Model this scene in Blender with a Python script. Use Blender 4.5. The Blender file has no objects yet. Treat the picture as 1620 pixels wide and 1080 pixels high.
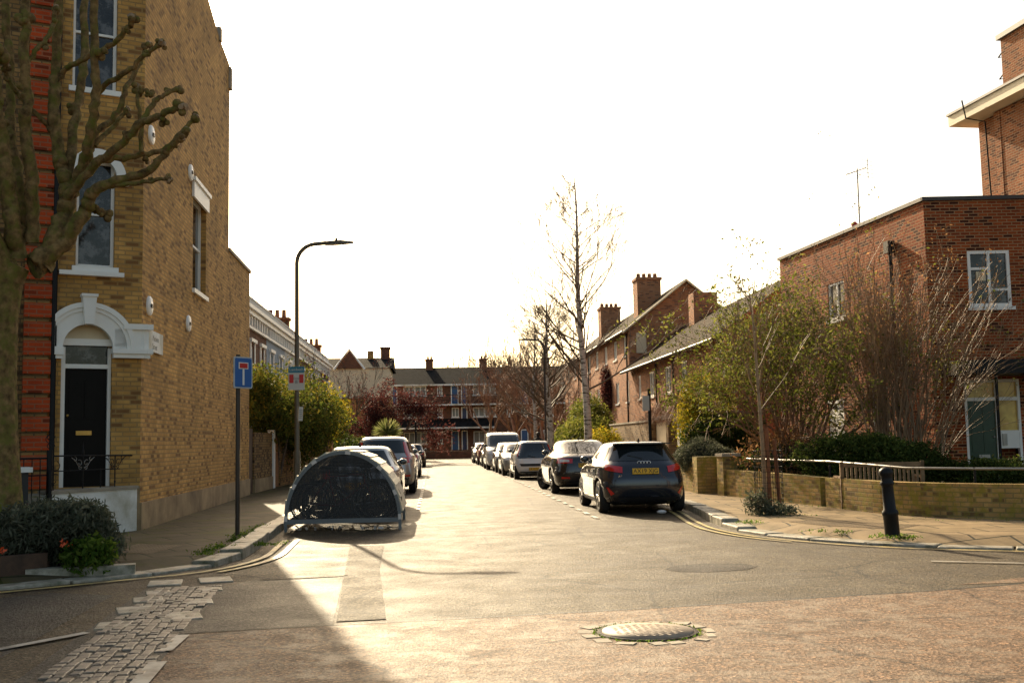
import bpy, bmesh, math, random
import numpy as np
from mathutils import Matrix, Vector
R=math.radians
S=bpy.context.scene
# ------------------------------------------------------------ camera, sky, sun, exposure
FPX=1728.; YAW=R(4.14); PITCH=math.atan(158/FPX); ROLL=R(1.06); EYE=1.45
cf=Vector((math.sin(YAW)*math.cos(PITCH),math.cos(YAW)*math.cos(PITCH),math.sin(PITCH)))
r0=Vector((math.cos(YAW),-math.sin(YAW),0)); u0=r0.cross(cf)
cr=r0*math.cos(ROLL)-u0*math.sin(ROLL); cu=u0*math.cos(ROLL)+r0*math.sin(ROLL)
CP=Vector((0,0,EYE))
cam=bpy.data.cameras.new('camera'); co=bpy.data.objects.new('camera',cam); S.collection.objects.link(co)
cam.sensor_width=36; cam.lens=36*FPX/1620; cam.clip_end=3000; cam.clip_start=.05
m=Matrix((cr,cu,-cf)).transposed().to_4x4(); m.translation=CP; co.matrix_world=m
S.camera=co
SUN_AZ=R(-13.1); SUN_EL=R(26.5)      # azimuth from +Y (the street), negative = left
W=bpy.data.worlds.new('World'); S.world=W; W.use_nodes=True
nt=W.node_tree; nt.nodes.clear()
sky=nt.nodes.new('ShaderNodeTexSky'); sky.sky_type='NISHITA'; sky.sun_disc=False
sky.sun_elevation=SUN_EL; sky.sun_rotation=SUN_AZ; sky.dust_density=3.5; sky.air_density=.9; sky.ozone_density=.6
bg=nt.nodes.new('ShaderNodeBackground'); bg.inputs[1].default_value=.125
wo=nt.nodes.new('ShaderNodeOutputWorld'); wb=nt.nodes.new('ShaderNodeMix'); wb.data_type='RGBA'; wb.blend_type='MULTIPLY'; wb.inputs[0].default_value=1; wb.inputs[7].default_value=(1,.91,.74,1)   # warm white balance of the photograph
nt.links.new(sky.outputs[0],wb.inputs[6]); nt.links.new(wb.outputs[2],bg.inputs[0]); nt.links.new(bg.outputs[0],wo.inputs[0])
sl=bpy.data.lights.new('sun','SUN'); sl.energy=4.8; sl.angle=R(.5); sl.color=(1,.82,.55)
so=bpy.data.objects.new('sun',sl); S.collection.objects.link(so)
sd=Vector((math.sin(SUN_AZ)*math.cos(SUN_EL),math.cos(SUN_AZ)*math.cos(SUN_EL),math.sin(SUN_EL)))
so.rotation_euler=(-sd).to_track_quat('-Z','Y').to_euler(); so.location=(0,0,60)
S.view_settings.view_transform='Standard'; S.view_settings.look='None'
S.view_settings.exposure=0.92; S.view_settings.gamma=1; S.view_settings.use_curve_mapping=False

def at(px,py,Y):            # a pixel of the photograph and a distance down the street -> a point
    d=cf+cr*((px-810)/FPX)+cu*((540-py)/FPX)
    return CP+d*(Y/d.y)
# ------------------------------------------------------------ materials
MATS={}
def newmat(name):
    m=bpy.data.materials.new(name); m.use_nodes=True
    MATS[name]=m; n=m.node_tree; n.nodes.clear()
    b=n.nodes.new('ShaderNodeBsdfPrincipled'); o=n.nodes.new('ShaderNodeOutputMaterial'); n.links.new(b.outputs[0],o.inputs[0])
    return m,n,b,o
def N(n,t,**k):
    x=n.nodes.new(t)
    for a,v in k.items():
        if a in ('op','operation'): x.operation=v
        elif a=='bt': x.blend_type=v
        elif a=='dt': x.data_type=v
        else: x.inputs[a.replace('_',' ')].default_value=v
    return x
def ramp(n,fac,stops):
    r=n.nodes.new('ShaderNodeValToRGB'); e=r.color_ramp.elements
    while len(e)<len(stops): e.new(.5)
    for i,(p,c) in enumerate(stops):
        e[i].position=p; e[i].color=(c,c,c,1) if not hasattr(c,'__len__') else (*c,1)
    n.links.new(fac,r.inputs[0]); return r
def mixc(n,f,a,b,bt='MIX'):
    x=n.nodes.new('ShaderNodeMix'); x.data_type='RGBA'; x.blend_type=bt
    for s,v in ((0,f),(6,a),(7,b)):
        if hasattr(v,'is_linked') or hasattr(v,'links'): n.links.new(v,x.inputs[s])
        elif s==0: x.inputs[0].default_value=v
        else: x.inputs[s].default_value=(*v,1)
    return x.outputs[2]
def noise(n,scale,detail=4,rough=.55,vec=None):
    x=N(n,'ShaderNodeTexNoise',Scale=scale,Detail=detail,Roughness=rough)
    if vec is None:
        tc=n.nodes.new('ShaderNodeTexCoord'); vec=tc.outputs['Object']
    n.links.new(vec,x.inputs['Vector']); return x.outputs[0]
def bump(n,b,h,st=.3,dist=.01,prev=None):
    x=N(n,'ShaderNodeBump',Strength=st,Distance=dist); n.links.new(h,x.inputs['Height'])
    if prev is not None: n.links.new(prev,x.inputs['Normal'])
    n.links.new(x.outputs[0],b.inputs['Normal']); return x.outputs[0]
def plain(name,col,rough=.6,metal=0,coat=0,var=.25,scale=3,bmp=0,spec=.5,dirt=None,emit=None):
    m,n,b,o=newmat(name)
    b.inputs['Roughness'].default_value=rough; b.inputs['Metallic'].default_value=metal
    b.inputs['Coat Weight'].default_value=coat; b.inputs['Coat Roughness'].default_value=.04
    b.inputs['Specular IOR Level'].default_value=spec
    f=noise(n,scale,5,.6); r=ramp(n,f,[(.3,0),(.7,1)])
    c=mixc(n,r.outputs[0],[x*(1-var) for x in col],[min(1,x*(1+var)) for x in col])
    if dirt:
        f2=noise(n,scale*.6,6,.65); r2=ramp(n,f2,[(.45,0),(.68,1)]); c=mixc(n,r2.outputs[0],c,dirt)
    n.links.new(c,b.inputs['Base Color'])
    if bmp: bump(n,b,noise(n,scale*12,3),bmp,.01)
    return m
def island(name,stops,rough=.5,trans=.35,spec=.3):      # foliage: each leaf its own colour, light passes through
    m,n,b,o=newmat(name)
    g=n.nodes.new('ShaderNodeNewGeometry'); r=ramp(n,g.outputs['Random Per Island'],stops)
    f=noise(n,1.1,3); r2=ramp(n,f,[(.35,.65),(.65,1.25)])
    c=mixc(n,1,r.outputs[0],r2.outputs[0],'MULTIPLY'); trans=min(.6,trans+.15)
    n.links.new(c,b.inputs['Base Color']); b.inputs['Roughness'].default_value=.65; b.inputs['Specular IOR Level'].default_value=.12
    t=n.nodes.new('ShaderNodeBsdfTranslucent'); n.links.new(c,t.inputs[0])
    mx=N(n,'ShaderNodeMixShader',Fac=trans); n.links.new(b.outputs[0],mx.inputs[1]); n.links.new(t.outputs[0],mx.inputs[2]); n.links.new(mx.outputs[0],o.inputs[0])
    return m
def brick(name,c1,c2,mortar,dark=(.03,.02,.015),darkamt=.25,stain=.35,moss=None,bw=.225,rh=.075,ms=.012,bm=.5,spec=.2):
    m,n,b,o=newmat(name)
    g=n.nodes.new('ShaderNodeNewGeometry')
    cx=N(n,'ShaderNodeVectorMath',op='CROSS_PRODUCT'); cx.inputs[0].default_value=(0,0,1); n.links.new(g.outputs['True Normal'],cx.inputs[1])
    nm=N(n,'ShaderNodeVectorMath',op='NORMALIZE'); n.links.new(cx.outputs[0],nm.inputs[0])
    d=N(n,'ShaderNodeVectorMath',op='DOT_PRODUCT'); n.links.new(nm.outputs[0],d.inputs[0]); n.links.new(g.outputs['Position'],d.inputs[1])
    sp=n.nodes.new('ShaderNodeSeparateXYZ'); n.links.new(g.outputs['Position'],sp.inputs[0])
    cb=n.nodes.new('ShaderNodeCombineXYZ'); n.links.new(d.outputs['Value'],cb.inputs[0]); n.links.new(sp.outputs[2],cb.inputs[1])
    w=noise(n,.7,2,vec=g.outputs['Position'])
    t=n.nodes.new('ShaderNodeTexBrick'); t.offset=.5
    for k,v in (('Color1',(*c1,1)),('Color2',(*c2,1)),('Mortar',(*mortar,1)),('Scale',1),('Mortar Size',ms),('Mortar Smooth',.3),('Bias',0),('Brick Width',bw),('Row Height',rh)): t.inputs[k].default_value=v
    n.links.new(cb.outputs[0],t.inputs['Vector'])
    # per-brick random darks
    t2=n.nodes.new('ShaderNodeTexBrick'); t2.offset=.5
    for k,v in (('Color1',(0,0,0,1)),('Color2',(1,1,1,1)),('Mortar',(0,0,0,1)),('Scale',1),('Mortar Size',ms),('Mortar Smooth',.1),('Bias',0),('Brick Width',bw),('Row Height',rh)): t2.inputs[k].default_value=v
    n.links.new(cb.outputs[0],t2.inputs['Vector'])
    r=ramp(n,t2.outputs[0],[(1-darkamt-.02,0),(1-darkamt+.02,.85)])
    c=mixc(n,r.outputs[0],t.outputs[0],dark)
    f=noise(n,1.3,6,.65,vec=g.outputs['Position']); r2=ramp(n,f,[(.3,1-stain),(.7,1+stain*.6)])
    c=mixc(n,1,c,r2.outputs[0],'MULTIPLY')
    if moss:
        f3=noise(n,5,6,.7,vec=g.outputs['Position']); r3=ramp(n,f3,[(.47,0),(.6,.85)]); c=mixc(n,r3.outputs[0],c,moss)
    n.links.new(c,b.inputs['Base Color']); b.inputs['Roughness'].default_value=.88; b.inputs['Specular IOR Level'].default_value=spec
    inv=N(n,'ShaderNodeMath',op='SUBTRACT'); inv.inputs[0].default_value=1; n.links.new(t.outputs['Fac'],inv.inputs[1])
    p=bump(n,b,inv.outputs[0],bm,.008); bump(n,b,noise(n,60,3,vec=g.outputs['Position']),.25,.01,p)
    return m
def asphalt(name,c1,c2,rough=(.42,.62),grain=90,bs=.55,worn=None,big=.6,speck=True,spec=.2):
    m,n,b,o=newmat(name)
    tc=n.nodes.new('ShaderNodeTexCoord').outputs['Object']
    f=noise(n,big,6,.62,vec=tc); r=ramp(n,f,[(.32,0),(.68,1)])
    c=mixc(n,r.outputs[0],c1,c2)
    v=N(n,'ShaderNodeTexVoronoi',Scale=grain); n.links.new(tc,v.inputs['Vector'])
    if speck:
        rs=ramp(n,v.outputs['Color'],[(.15,.35),(.6,1.0),(.9,2.3)]); c=mixc(n,.85,c,rs.outputs[0],'MULTIPLY')
    g2=noise(n,34,4,.85,vec=tc); rg2=ramp(n,g2,[(.34,.35),(.66,1.65)]); c=mixc(n,.9,c,rg2.outputs[0],'MULTIPLY')
    dn=n.nodes.new('ShaderNodeTexNoise'); dn.inputs['Scale'].default_value=1.7; dn.inputs['Detail'].default_value=6; n.links.new(tc,dn.inputs['Vector'])
    dm=mixc(n,.22,tc,dn.outputs['Color'],'ADD'); ve=N(n,'ShaderNodeTexVoronoi',Scale=.42); ve.feature='DISTANCE_TO_EDGE'; n.links.new(dm,ve.inputs['Vector'])
    rc=ramp(n,ve.outputs['Distance'],[(.0,.3),(.006,.5),(.010,1)]); c=mixc(n,.85,c,rc.outputs[0],'MULTIPLY')
    rr=ramp(n,noise(n,big*3,5,.6,vec=tc),[(.3,rough[0]),(.7,rough[1])])
    if worn:
        fw=noise(n,3.2,10,.78,vec=tc); rw=ramp(n,fw,[(.48,0),(.62,1)])
        c=mixc(n,rw.outputs[0],c,worn)
        rq=mixc(n,rw.outputs[0],rr.outputs[0],(rough[0]-.04,)*3); n.links.new(rq,b.inputs['Roughness'])
    else: n.links.new(rr.outputs[0],b.inputs['Roughness'])
    n.links.new(c,b.inputs['Base Color'])
    b.inputs['Specular IOR Level'].default_value=spec
    p=bump(n,b,v.outputs['Distance'],bs,.006); p=bump(n,b,g2,.9,.016,p); bump(n,b,noise(n,3,4,vec=tc),.3,.03,p)
    return m
def paving(name,c1,c2,joint,bw,rh,rot=0,moss=(.07,.08,.015),mossamt=(.55,.7),rough=.7,off=.5):
    m,n,b,o=newmat(name)
    tc=n.nodes.new('ShaderNodeTexCoord').outputs['Object']
    mp=n.nodes.new('ShaderNodeMapping'); mp.inputs['Rotation'].default_value=(0,0,rot); n.links.new(tc,mp.inputs[0])
    t=n.nodes.new('ShaderNodeTexBrick'); t.offset=off
    for k,v in (('Color1',(*c1,1)),('Color2',(*c2,1)),('Mortar',(*joint,1)),('Scale',1),('Mortar Size',.018),('Mortar Smooth',.3),('Bias',0),('Brick Width',bw),('Row Height',rh)): t.inputs[k].default_value=v
    n.links.new(mp.outputs[0],t.inputs['Vector'])
    r=ramp(n,noise(n,1.6,7,.68,vec=tc),[(.3,.6),(.7,1.25)])
    c=mixc(n,1,t.outputs[0],r.outputs[0],'MULTIPLY')
    r2=ramp(n,noise(n,1.1,7,.7,vec=tc),[(mossamt[0],0),(mossamt[1],.8)]); c=mixc(n,r2.outputs[0],c,moss)
    rf=ramp(n,noise(n,140,2,vec=tc),[(.2,.75),(.8,1.2)]); c=mixc(n,.7,c,rf.outputs[0],'MULTIPLY')
    n.links.new(c,b.inputs['Base Color']); b.inputs['Roughness'].default_value=rough; b.inputs['Specular IOR Level'].default_value=.1
    inv=N(n,'ShaderNodeMath',op='SUBTRACT'); inv.inputs[0].default_value=1; n.links.new(t.outputs['Fac'],inv.inputs[1])
    p=bump(n,b,inv.outputs[0],.5,.008); bump(n,b,noise(n,70,4,vec=tc),.3,.01,p)
    return m
def paint(name,col,rough=.25,metal=.2):
    m=plain(name,col,rough,metal,coat=1,var=.04,scale=2); return m
M_asph=asphalt('asphalt_grey',(.058,.042,.024),(.10,.075,.042),(.52,.70),48,.8)
M_asphR=asphalt('asphalt_reddish',(.14,.080,.043),(.205,.122,.068),(.52,.68),50,.7,worn=(.25,.185,.125))
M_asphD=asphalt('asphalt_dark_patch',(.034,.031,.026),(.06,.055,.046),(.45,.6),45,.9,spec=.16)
M_conc=asphalt('concrete_patch',(.085,.070,.048),(.17,.14,.10),(.6,.75),45,.8,spec=.12)
M_pit=asphalt('sunken_patch',(.03,.022,.016),(.06,.045,.033),(.6,.8),40,.9)
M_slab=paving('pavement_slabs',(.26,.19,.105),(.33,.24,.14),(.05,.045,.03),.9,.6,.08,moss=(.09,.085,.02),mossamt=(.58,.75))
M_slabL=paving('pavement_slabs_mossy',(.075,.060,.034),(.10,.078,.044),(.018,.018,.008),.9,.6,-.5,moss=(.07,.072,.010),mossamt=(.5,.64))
M_tact=paving('tactile_paving',(.22,.15,.09),(.27,.19,.11),(.09,.07,.04),.13,.07,.0,mossamt=(.6,.75),off=.5)
M_sett=plain('granite_sett',(.17,.14,.105),.5,var=.5,scale=6,bmp=.5)
M_kerb=plain('granite_kerb',(.36,.32,.25),.5,var=.4,scale=7,bmp=.8,dirt=(.10,.10,.05))
M_yline=plain('yellow_line_paint',(.55,.42,.14),.5,var=.2,scale=4,dirt=(.13,.11,.07))
M_wline=plain('white_line_paint',(.42,.39,.33),.5,var=.15,scale=4,dirt=(.15,.13,.1))
M_soil=plain('soil',(.05,.035,.02),.95,var=.5,scale=5,bmp=.8)
M_grassg=plain('grass_ground',(.07,.085,.025),.9,var=.5,scale=4,bmp=.8)
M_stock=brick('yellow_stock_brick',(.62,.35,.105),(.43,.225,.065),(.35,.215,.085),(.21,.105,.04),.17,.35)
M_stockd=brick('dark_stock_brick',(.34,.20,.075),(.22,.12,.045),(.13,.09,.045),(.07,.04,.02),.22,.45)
M_redq=brick('bright_red_brick',(.50,.075,.018),(.40,.055,.015),(.34,.12,.06),(.15,.03,.01),.08,.25)
M_redb=brick('red_brown_brick',(.36,.085,.022),(.19,.038,.013),(.38,.215,.11),(.045,.014,.008),.22,.25)
M_tower=brick('tower_brick',(.38,.125,.045),(.26,.075,.028),(.40,.26,.15),(.10,.03,.015),.25,.3)
M_redb2=brick('orange_red_brick',(.48,.20,.085),(.38,.14,.06),(.30,.20,.13),(.14,.06,.035),.15,.25)
M_farb=brick('far_red_brick',(.20,.075,.04),(.14,.052,.03),(.18,.12,.08),(.07,.035,.02),.12,.3)
M_mossb=brick('mossy_garden_brick',(.46,.30,.11),(.34,.21,.08),(.24,.19,.08),(.12,.08,.04),.2,.4,moss=(.22,.19,.03))
M_wallb=brick('tan_garden_brick',(.36,.24,.13),(.28,.17,.09),(.2,.16,.1),(.12,.07,.04),.15,.3)
M_render=plain('stained_render',(.36,.25,.13),.85,var=.3,scale=1.6,bmp=.2,dirt=(.17,.11,.055))
M_whiter=plain('white_render',(.84,.83,.78),.8,var=.08,scale=2,bmp=.15,dirt=(.44,.41,.30))
M_white=plain('white_paint',(.88,.86,.80),.5,var=.05,scale=2)
M_cream=plain('cream_paint',(.72,.60,.40),.6,var=.06)
M_bluegrey=plain('blue_grey_render',(.26,.31,.36),.8,var=.08,scale=1)
M_palewall=plain('pale_render',(.58,.57,.53),.8,var=.08,scale=1)
M_stone=plain('stone_coping',(.34,.29,.22),.8,var=.25,scale=3,bmp=.3)
M_tile=brick('roof_tiles',(.085,.058,.036),(.055,.038,.024),(.02,.015,.01),(.03,.025,.015),.3,.4,bw=.2,rh=.11,ms=.012,bm=.9,spec=.03)
M_slate=brick('dark_roof_tiles',(.028,.026,.026),(.020,.019,.019),(.01,.01,.01),(.015,.015,.014),.3,.3,bw=.25,rh=.15,ms=.012,bm=.9,spec=.03)
M_lead=plain('lead_sheet',(.14,.13,.12),.5,var=.2)
M_black=plain('black_painted_metal',(.010,.010,.011),.45,var=.3,spec=.2)
M_brownp=plain('dark_brown_metal',(.028,.017,.012),.35,var=.3)
M_lampc=plain('lamp_column_paint',(.11,.09,.06),.45,var=.2)
M_doorb=plain('black_door_paint',(.006,.005,.004),.45,var=.3,spec=.12)
M_doorg=plain('dark_green_door_paint',(.008,.045,.022),.35,var=.2)
M_doorbl=plain('blue_door_paint',(.03,.10,.24),.5,var=.2)
M_doorn=plain('navy_door_paint',(.03,.05,.12),.5,var=.2)
M_brass=plain('brass',(.45,.28,.08),.35,.9)
M_steel=plain('galvanised_steel',(.30,.29,.27),.42,.8,var=.2)
M_hang=plain('grey_powder_coat',(.15,.155,.155),.45,var=.12)
M_slat=plain('galvanised_slat',(.50,.46,.36),.4,.35,var=.15)
M_refl=plain('pale_reflector',(.62,.55,.5),.4,var=.1)
M_wood=plain('weathered_wood',(.22,.13,.06),.7,var=.4,scale=9)
M_woodd=plain('dark_wood',(.07,.035,.018),.7,var=.4,scale=9)
M_orangew=plain('orange_brown_wood',(.24,.10,.03),.7,var=.3,scale=9)
M_rust=plain('rusty_timber',(.20,.075,.03),.7,var=.35,scale=9)
M_bark=plain('plane_bark',(.20,.13,.055),.9,var=.65,scale=11,bmp=1.0,dirt=(.15,.15,.03),spec=.1)
M_cut=plain('cut_wood',(.32,.22,.13),.8,var=.3,scale=12)
M_barkb=plain('brown_bark',(.13,.09,.06),.8,var=.4,scale=8,bmp=.4)
M_twig=plain('tan_twigs',(.25,.155,.085),.6,var=.4,scale=5)
M_twigd=plain('dark_twigs',(.11,.075,.045),.7,var=.4,scale=5)
M_twigr=plain('reddish_twigs',(.26,.14,.08),.7,var=.4,scale=3)
def birchm():
    m,n,b,o=newmat('birch_bark')
    tc=n.nodes.new('ShaderNodeTexCoord').outputs['Object']; mp=n.nodes.new('ShaderNodeMapping'); mp.inputs['Scale'].default_value=(2,2,7); n.links.new(tc,mp.inputs[0])
    r=ramp(n,noise(n,2,5,.7,vec=mp.outputs[0]),[(.5,0),(.58,1)])
    n.links.new(mixc(n,r.outputs[0],(.50,.45,.38),(.07,.05,.035)),b.inputs['Base Color']); b.inputs['Roughness'].default_value=.7
    return m
M_birch=birchm()
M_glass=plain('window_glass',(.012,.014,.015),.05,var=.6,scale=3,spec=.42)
def paint_pane_reflections():  # blotches in the base colour imitate branches reflected in the panes
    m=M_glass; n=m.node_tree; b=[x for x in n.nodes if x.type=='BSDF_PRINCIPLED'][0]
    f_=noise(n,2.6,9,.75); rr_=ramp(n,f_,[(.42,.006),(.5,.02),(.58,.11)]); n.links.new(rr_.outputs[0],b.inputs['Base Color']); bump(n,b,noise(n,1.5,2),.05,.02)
paint_pane_reflections()
M_glassw=plain('warm_reflection_glass',(.9,.52,.15),.15,var=.5,scale=2,spec=.6)  # warm reflection of sunlit surroundings painted as base colour, nothing glows behind
M_glassf=plain('far_window_glass',(.20,.22,.21),.15,var=.5,scale=.6)
M_cglass=plain('car_glass',(.012,.016,.018),.04,var=.2,spec=.9)
M_rubber=plain('tyre_rubber',(.018,.017,.016),.8,var=.3,scale=8)
M_rim=plain('alloy_rim',(.38,.37,.35),.3,.9)
M_rimd=plain('dark_alloy_rim',(.06,.06,.06),.35,.8)
M_redl=plain('red_lamp_lens',(.55,.008,.01),.12,coat=1,var=.25,scale=12)
M_whl=plain('clear_lamp_lens',(.62,.60,.58),.1,coat=1,var=.15,scale=12)
M_plateY=plain('yellow_plate',(.75,.42,.02),.4,var=.03)
M_plateW=plain('white_plate',(.75,.75,.72),.4,var=.03)
M_trim=plain('black_plastic_trim',(.015,.015,.016),.5,var=.2)
M_chrome=plain('chrome',(.6,.6,.6),.15,1)
M_navy=paint('dark_blue_car_paint',(.012,.016,.026)); M_blk=paint('black_car_paint',(.014,.013,.016))
M_silver=paint('silver_car_paint',(.42,.42,.41),.3,.6); M_whitec=paint('white_car_paint',(.70,.69,.66),.25,0)
M_greyc=paint('grey_car_paint',(.16,.16,.16),.3,.6); M_redc=paint('dark_red_car_paint',(.22,.015,.015))
M_blsign=plain('blue_sign_face',(.004,.10,.36),.35,var=.05); M_redsign=plain('red_sign_face',(.5,.01,.01),.35,var=.05)
M_teal=plain('teal_sign_face',(.01,.16,.25),.4,var=.05); M_signback=plain('sign_edge_grey',(.45,.50,.52),.4)
M_ink=plain('black_lettering',(.02,.02,.02),.5); M_inkg=plain('grey_lettering',(.16,.17,.17),.5)
M_redfl=plain('red_fabric',(.5,.02,.03),.7); M_skin=plain('skin',(.42,.25,.17),.6); M_cloth=plain('black_clothing',(.015,.014,.016),.85); M_hair=plain('dark_hair',(.015,.010,.007),.6)
G_ever=island('evergreen_leaves',[(0,(.05,.075,.012)),(.5,(.10,.12,.02)),(.85,(.17,.15,.025)),(1,(.26,.19,.03))],.4,.35)
G_shrub=island('shrub_leaves',[(0,(.06,.08,.012)),(.5,(.14,.16,.025)),(1,(.26,.24,.06))],.35,.4,.4)
G_lav=island('grey_green_leaves',[(0,(.07,.085,.05)),(.6,(.12,.13,.085)),(1,(.19,.19,.13))],.6,.25)
G_yel=island('yellow_green_leaves',[(0,(.14,.17,.015)),(.5,(.32,.27,.02)),(1,(.50,.34,.03))],.5,.45)
G_hedge=island('hedge_leaves',[(0,(.03,.05,.01)),(.6,(.06,.09,.02)),(1,(.12,.14,.03))],.4,.3,.4)
G_red=island('dark_red_buds',[(0,(.05,.015,.014)),(.6,(.09,.028,.024)),(1,(.16,.06,.05))],.5,.35)
G_tan=island('dry_tan_leaves',[(0,(.18,.09,.04)),(.6,(.30,.16,.07)),(1,(.40,.22,.10))],.6,.35)
G_palm=island('palm_leaves',[(0,(.12,.15,.04)),(.6,(.26,.28,.09)),(1,(.42,.40,.18))],.4,.35)
G_flower=plain('orange_red_petals',(.7,.09,.015),.5)
G_gren=island('fresh_green_leaves',[(0,(.05,.11,.015)),(.6,(.11,.19,.025)),(1,(.22,.28,.05))],.4,.4)
# ------------------------------------------------------------ mesh helpers
C=S.collection
class MB:
    def __init__(s): s.v=[]; s.f=[]; s.mi=[]; s.sm=[]; s.M=Matrix.Identity(4)
    def add(s,vs,fs,m=0,sm=False):
        b=len(s.v); s.v.extend([tuple(s.M@Vector(p)) for p in vs])
        for f in fs: s.f.append([b+i for i in f]); s.mi.append(m); s.sm.append(sm)
    def box(s,x0,x1,y0,y1,z0,z1,m=0):
        s.add([(x0,y0,z0),(x1,y0,z0),(x1,y1,z0),(x0,y1,z0),(x0,y0,z1),(x1,y0,z1),(x1,y1,z1),(x0,y1,z1)],
              [(0,3,2,1),(4,5,6,7),(0,1,5,4),(1,2,6,5),(2,3,7,6),(3,0,4,7)],m)
    def obox(s,c,sz,rz=0,m=0,rx=0,ry=0):
        o=s.M; s.M=o@Matrix.Translation(c)@Matrix.Rotation(rz,4,'Z')@Matrix.Rotation(ry,4,'Y')@Matrix.Rotation(rx,4,'X')
        a,b,c2=sz[0]/2,sz[1]/2,sz[2]/2; s.box(-a,a,-b,b,-c2,c2,m); s.M=o
    def prism(s,poly,z0,z1,m=0):
        n=len(poly); vs=[(x,y,z0) for x,y in poly]+[(x,y,z1) for x,y in poly]
        s.add(vs,[tuple(range(n))[::-1],tuple(range(n,2*n))]+[(i,(i+1)%n,n+(i+1)%n,n+i) for i in range(n)],m)
    def tube(s,pts,r,n=6,m=0,cap=True,sm=True):
        pts=[Vector(p) for p in pts]; k=len(pts)
        if not hasattr(r,'__len__'): r=[r]*k
        vs=[]; prev=None
        for i,p in enumerate(pts):
            d=(pts[min(i+1,k-1)]-pts[max(i-1,0)])
            if d.length<1e-9: d=Vector((0,0,1))
            d.normalize()
            if prev is None:
                a=Vector((0,0,1)) if abs(d.z)<.9 else Vector((1,0,0)); e=d.cross(a).normalized()
            else: e=(prev-d*prev.dot(d)); e=e.normalized() if e.length>1e-6 else d.orthogonal().normalized()
            prev=e; g=d.cross(e)
            for j in range(n):
                t=2*math.pi*j/n; vs.append(p+(e*math.cos(t)+g*math.sin(t))*r[i])
        fs=[(i*n+j,i*n+(j+1)%n,(i+1)*n+(j+1)%n,(i+1)*n+j) for i in range(k-1) for j in range(n)]
        s.add(vs,fs,m,sm)
        if cap: s.add(vs[:n],[tuple(range(n))[::-1]],m); s.add(vs[-n:],[tuple(range(n))],m)
    def lathe(s,prof,n=16,c=(0,0,0),axis='Z',m=0,sm=True):
        vs=[]
        for r_,z in prof:
            for j in range(n):
                t=2*math.pi*j/n; a,b=r_*math.cos(t),r_*math.sin(t)
                p={'Z':(a,b,z),'Y':(a,z,b),'X':(z,a,b)}[axis]; vs.append((p[0]+c[0],p[1]+c[1],p[2]+c[2]))
        k=len(prof); s.add(vs,[(i*n+j,i*n+(j+1)%n,(i+1)*n+(j+1)%n,(i+1)*n+j) for i in range(k-1) for j in range(n)],m,sm)
    def ball(s,c,r,n=10,m=0):
        rx,ry,rz=r if hasattr(r,'__len__') else (r,r,r)
        o=s.M; s.M=o@Matrix.Translation(c)@Matrix.Diagonal((rx,ry,rz,1))
        s.lathe([(max(.001,math.sin(math.pi*i/n)),-math.cos(math.pi*i/n)) for i in range(n+1)],n*2,m=m); s.M=o
    def build(s,name,mats,parent=None,world=True):
        me=bpy.data.meshes.new(name); me.from_pydata(s.v,[],s.f)
        for mt in (mats if isinstance(mats,(list,tuple)) else [mats]): me.materials.append(mt)
        me.polygons.foreach_set('material_index',s.mi); me.polygons.foreach_set('use_smooth',s.sm); me.update()
        return link(name,me,parent,world)
def link(name,me,parent=None,world=True):
    o=bpy.data.objects.new(name,me); C.objects.link(o)
    if parent is not None:
        o.parent=parent
        if world and parent.type=='EMPTY': o.matrix_parent_inverse=parent.matrix_basis.inverted()
    return o
def fixn(o):
    b=bmesh.new(); b.from_mesh(o.data); bmesh.ops.recalc_face_normals(b,faces=b.faces); b.to_mesh(o.data); b.free(); return o
def thing(name,label,cat,loc=(0,0,0),rz=0,group=None):
    o=bpy.data.objects.new(name,None); C.objects.link(o); o.location=loc; o.rotation_euler=(0,0,rz); o.empty_display_size=.3
    o['label']=label; o['category']=cat
    if group: o['group']=group
    return o
def tag(o,label,cat,group=None,kind=None):
    o['label']=label; o['category']=cat
    if group: o['group']=group
    if kind: o['kind']=kind
    return o
def struct(o,kind='structure'): o['kind']=kind; return o
def dup(root,loc,rz=None,label=None,swap=None):
    def cp(o,par):
        c=o.copy(); C.objects.link(c); c.parent=par
        if swap and c.type=='MESH' and any(mt in swap for mt in c.data.materials):
            c.data=c.data.copy()
            for i,mt in enumerate(c.data.materials):
                if mt in swap: c.data.materials[i]=swap[mt]
        for k in [x for x in o.children]: cp(k,c)
        return c
    r=cp(root,None); r.location=loc
    if rz is not None: r.rotation_euler=(0,0,rz)
    if label: r['label']=label
    return r
def quads(name,cen,ax,ay,mat,parent=None,world=True):     # many leaf-sized diamonds, numpy
    n=len(cen); v=np.empty((n,4,3)); v[:,0]=cen-ay; v[:,1]=cen+ax*.5; v[:,2]=cen+ay; v[:,3]=cen-ax*.5
    me=bpy.data.meshes.new(name); me.vertices.add(4*n); me.vertices.foreach_set('co',v.reshape(-1))
    me.loops.add(4*n); me.loops.foreach_set('vertex_index',np.arange(4*n)); me.polygons.add(n)
    me.polygons.foreach_set('loop_start',np.arange(n)*4); me.polygons.foreach_set('loop_total',np.full(n,4))
    me.materials.append(mat); me.update(calc_edges=True)
    return link(name,me,parent,world)
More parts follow.
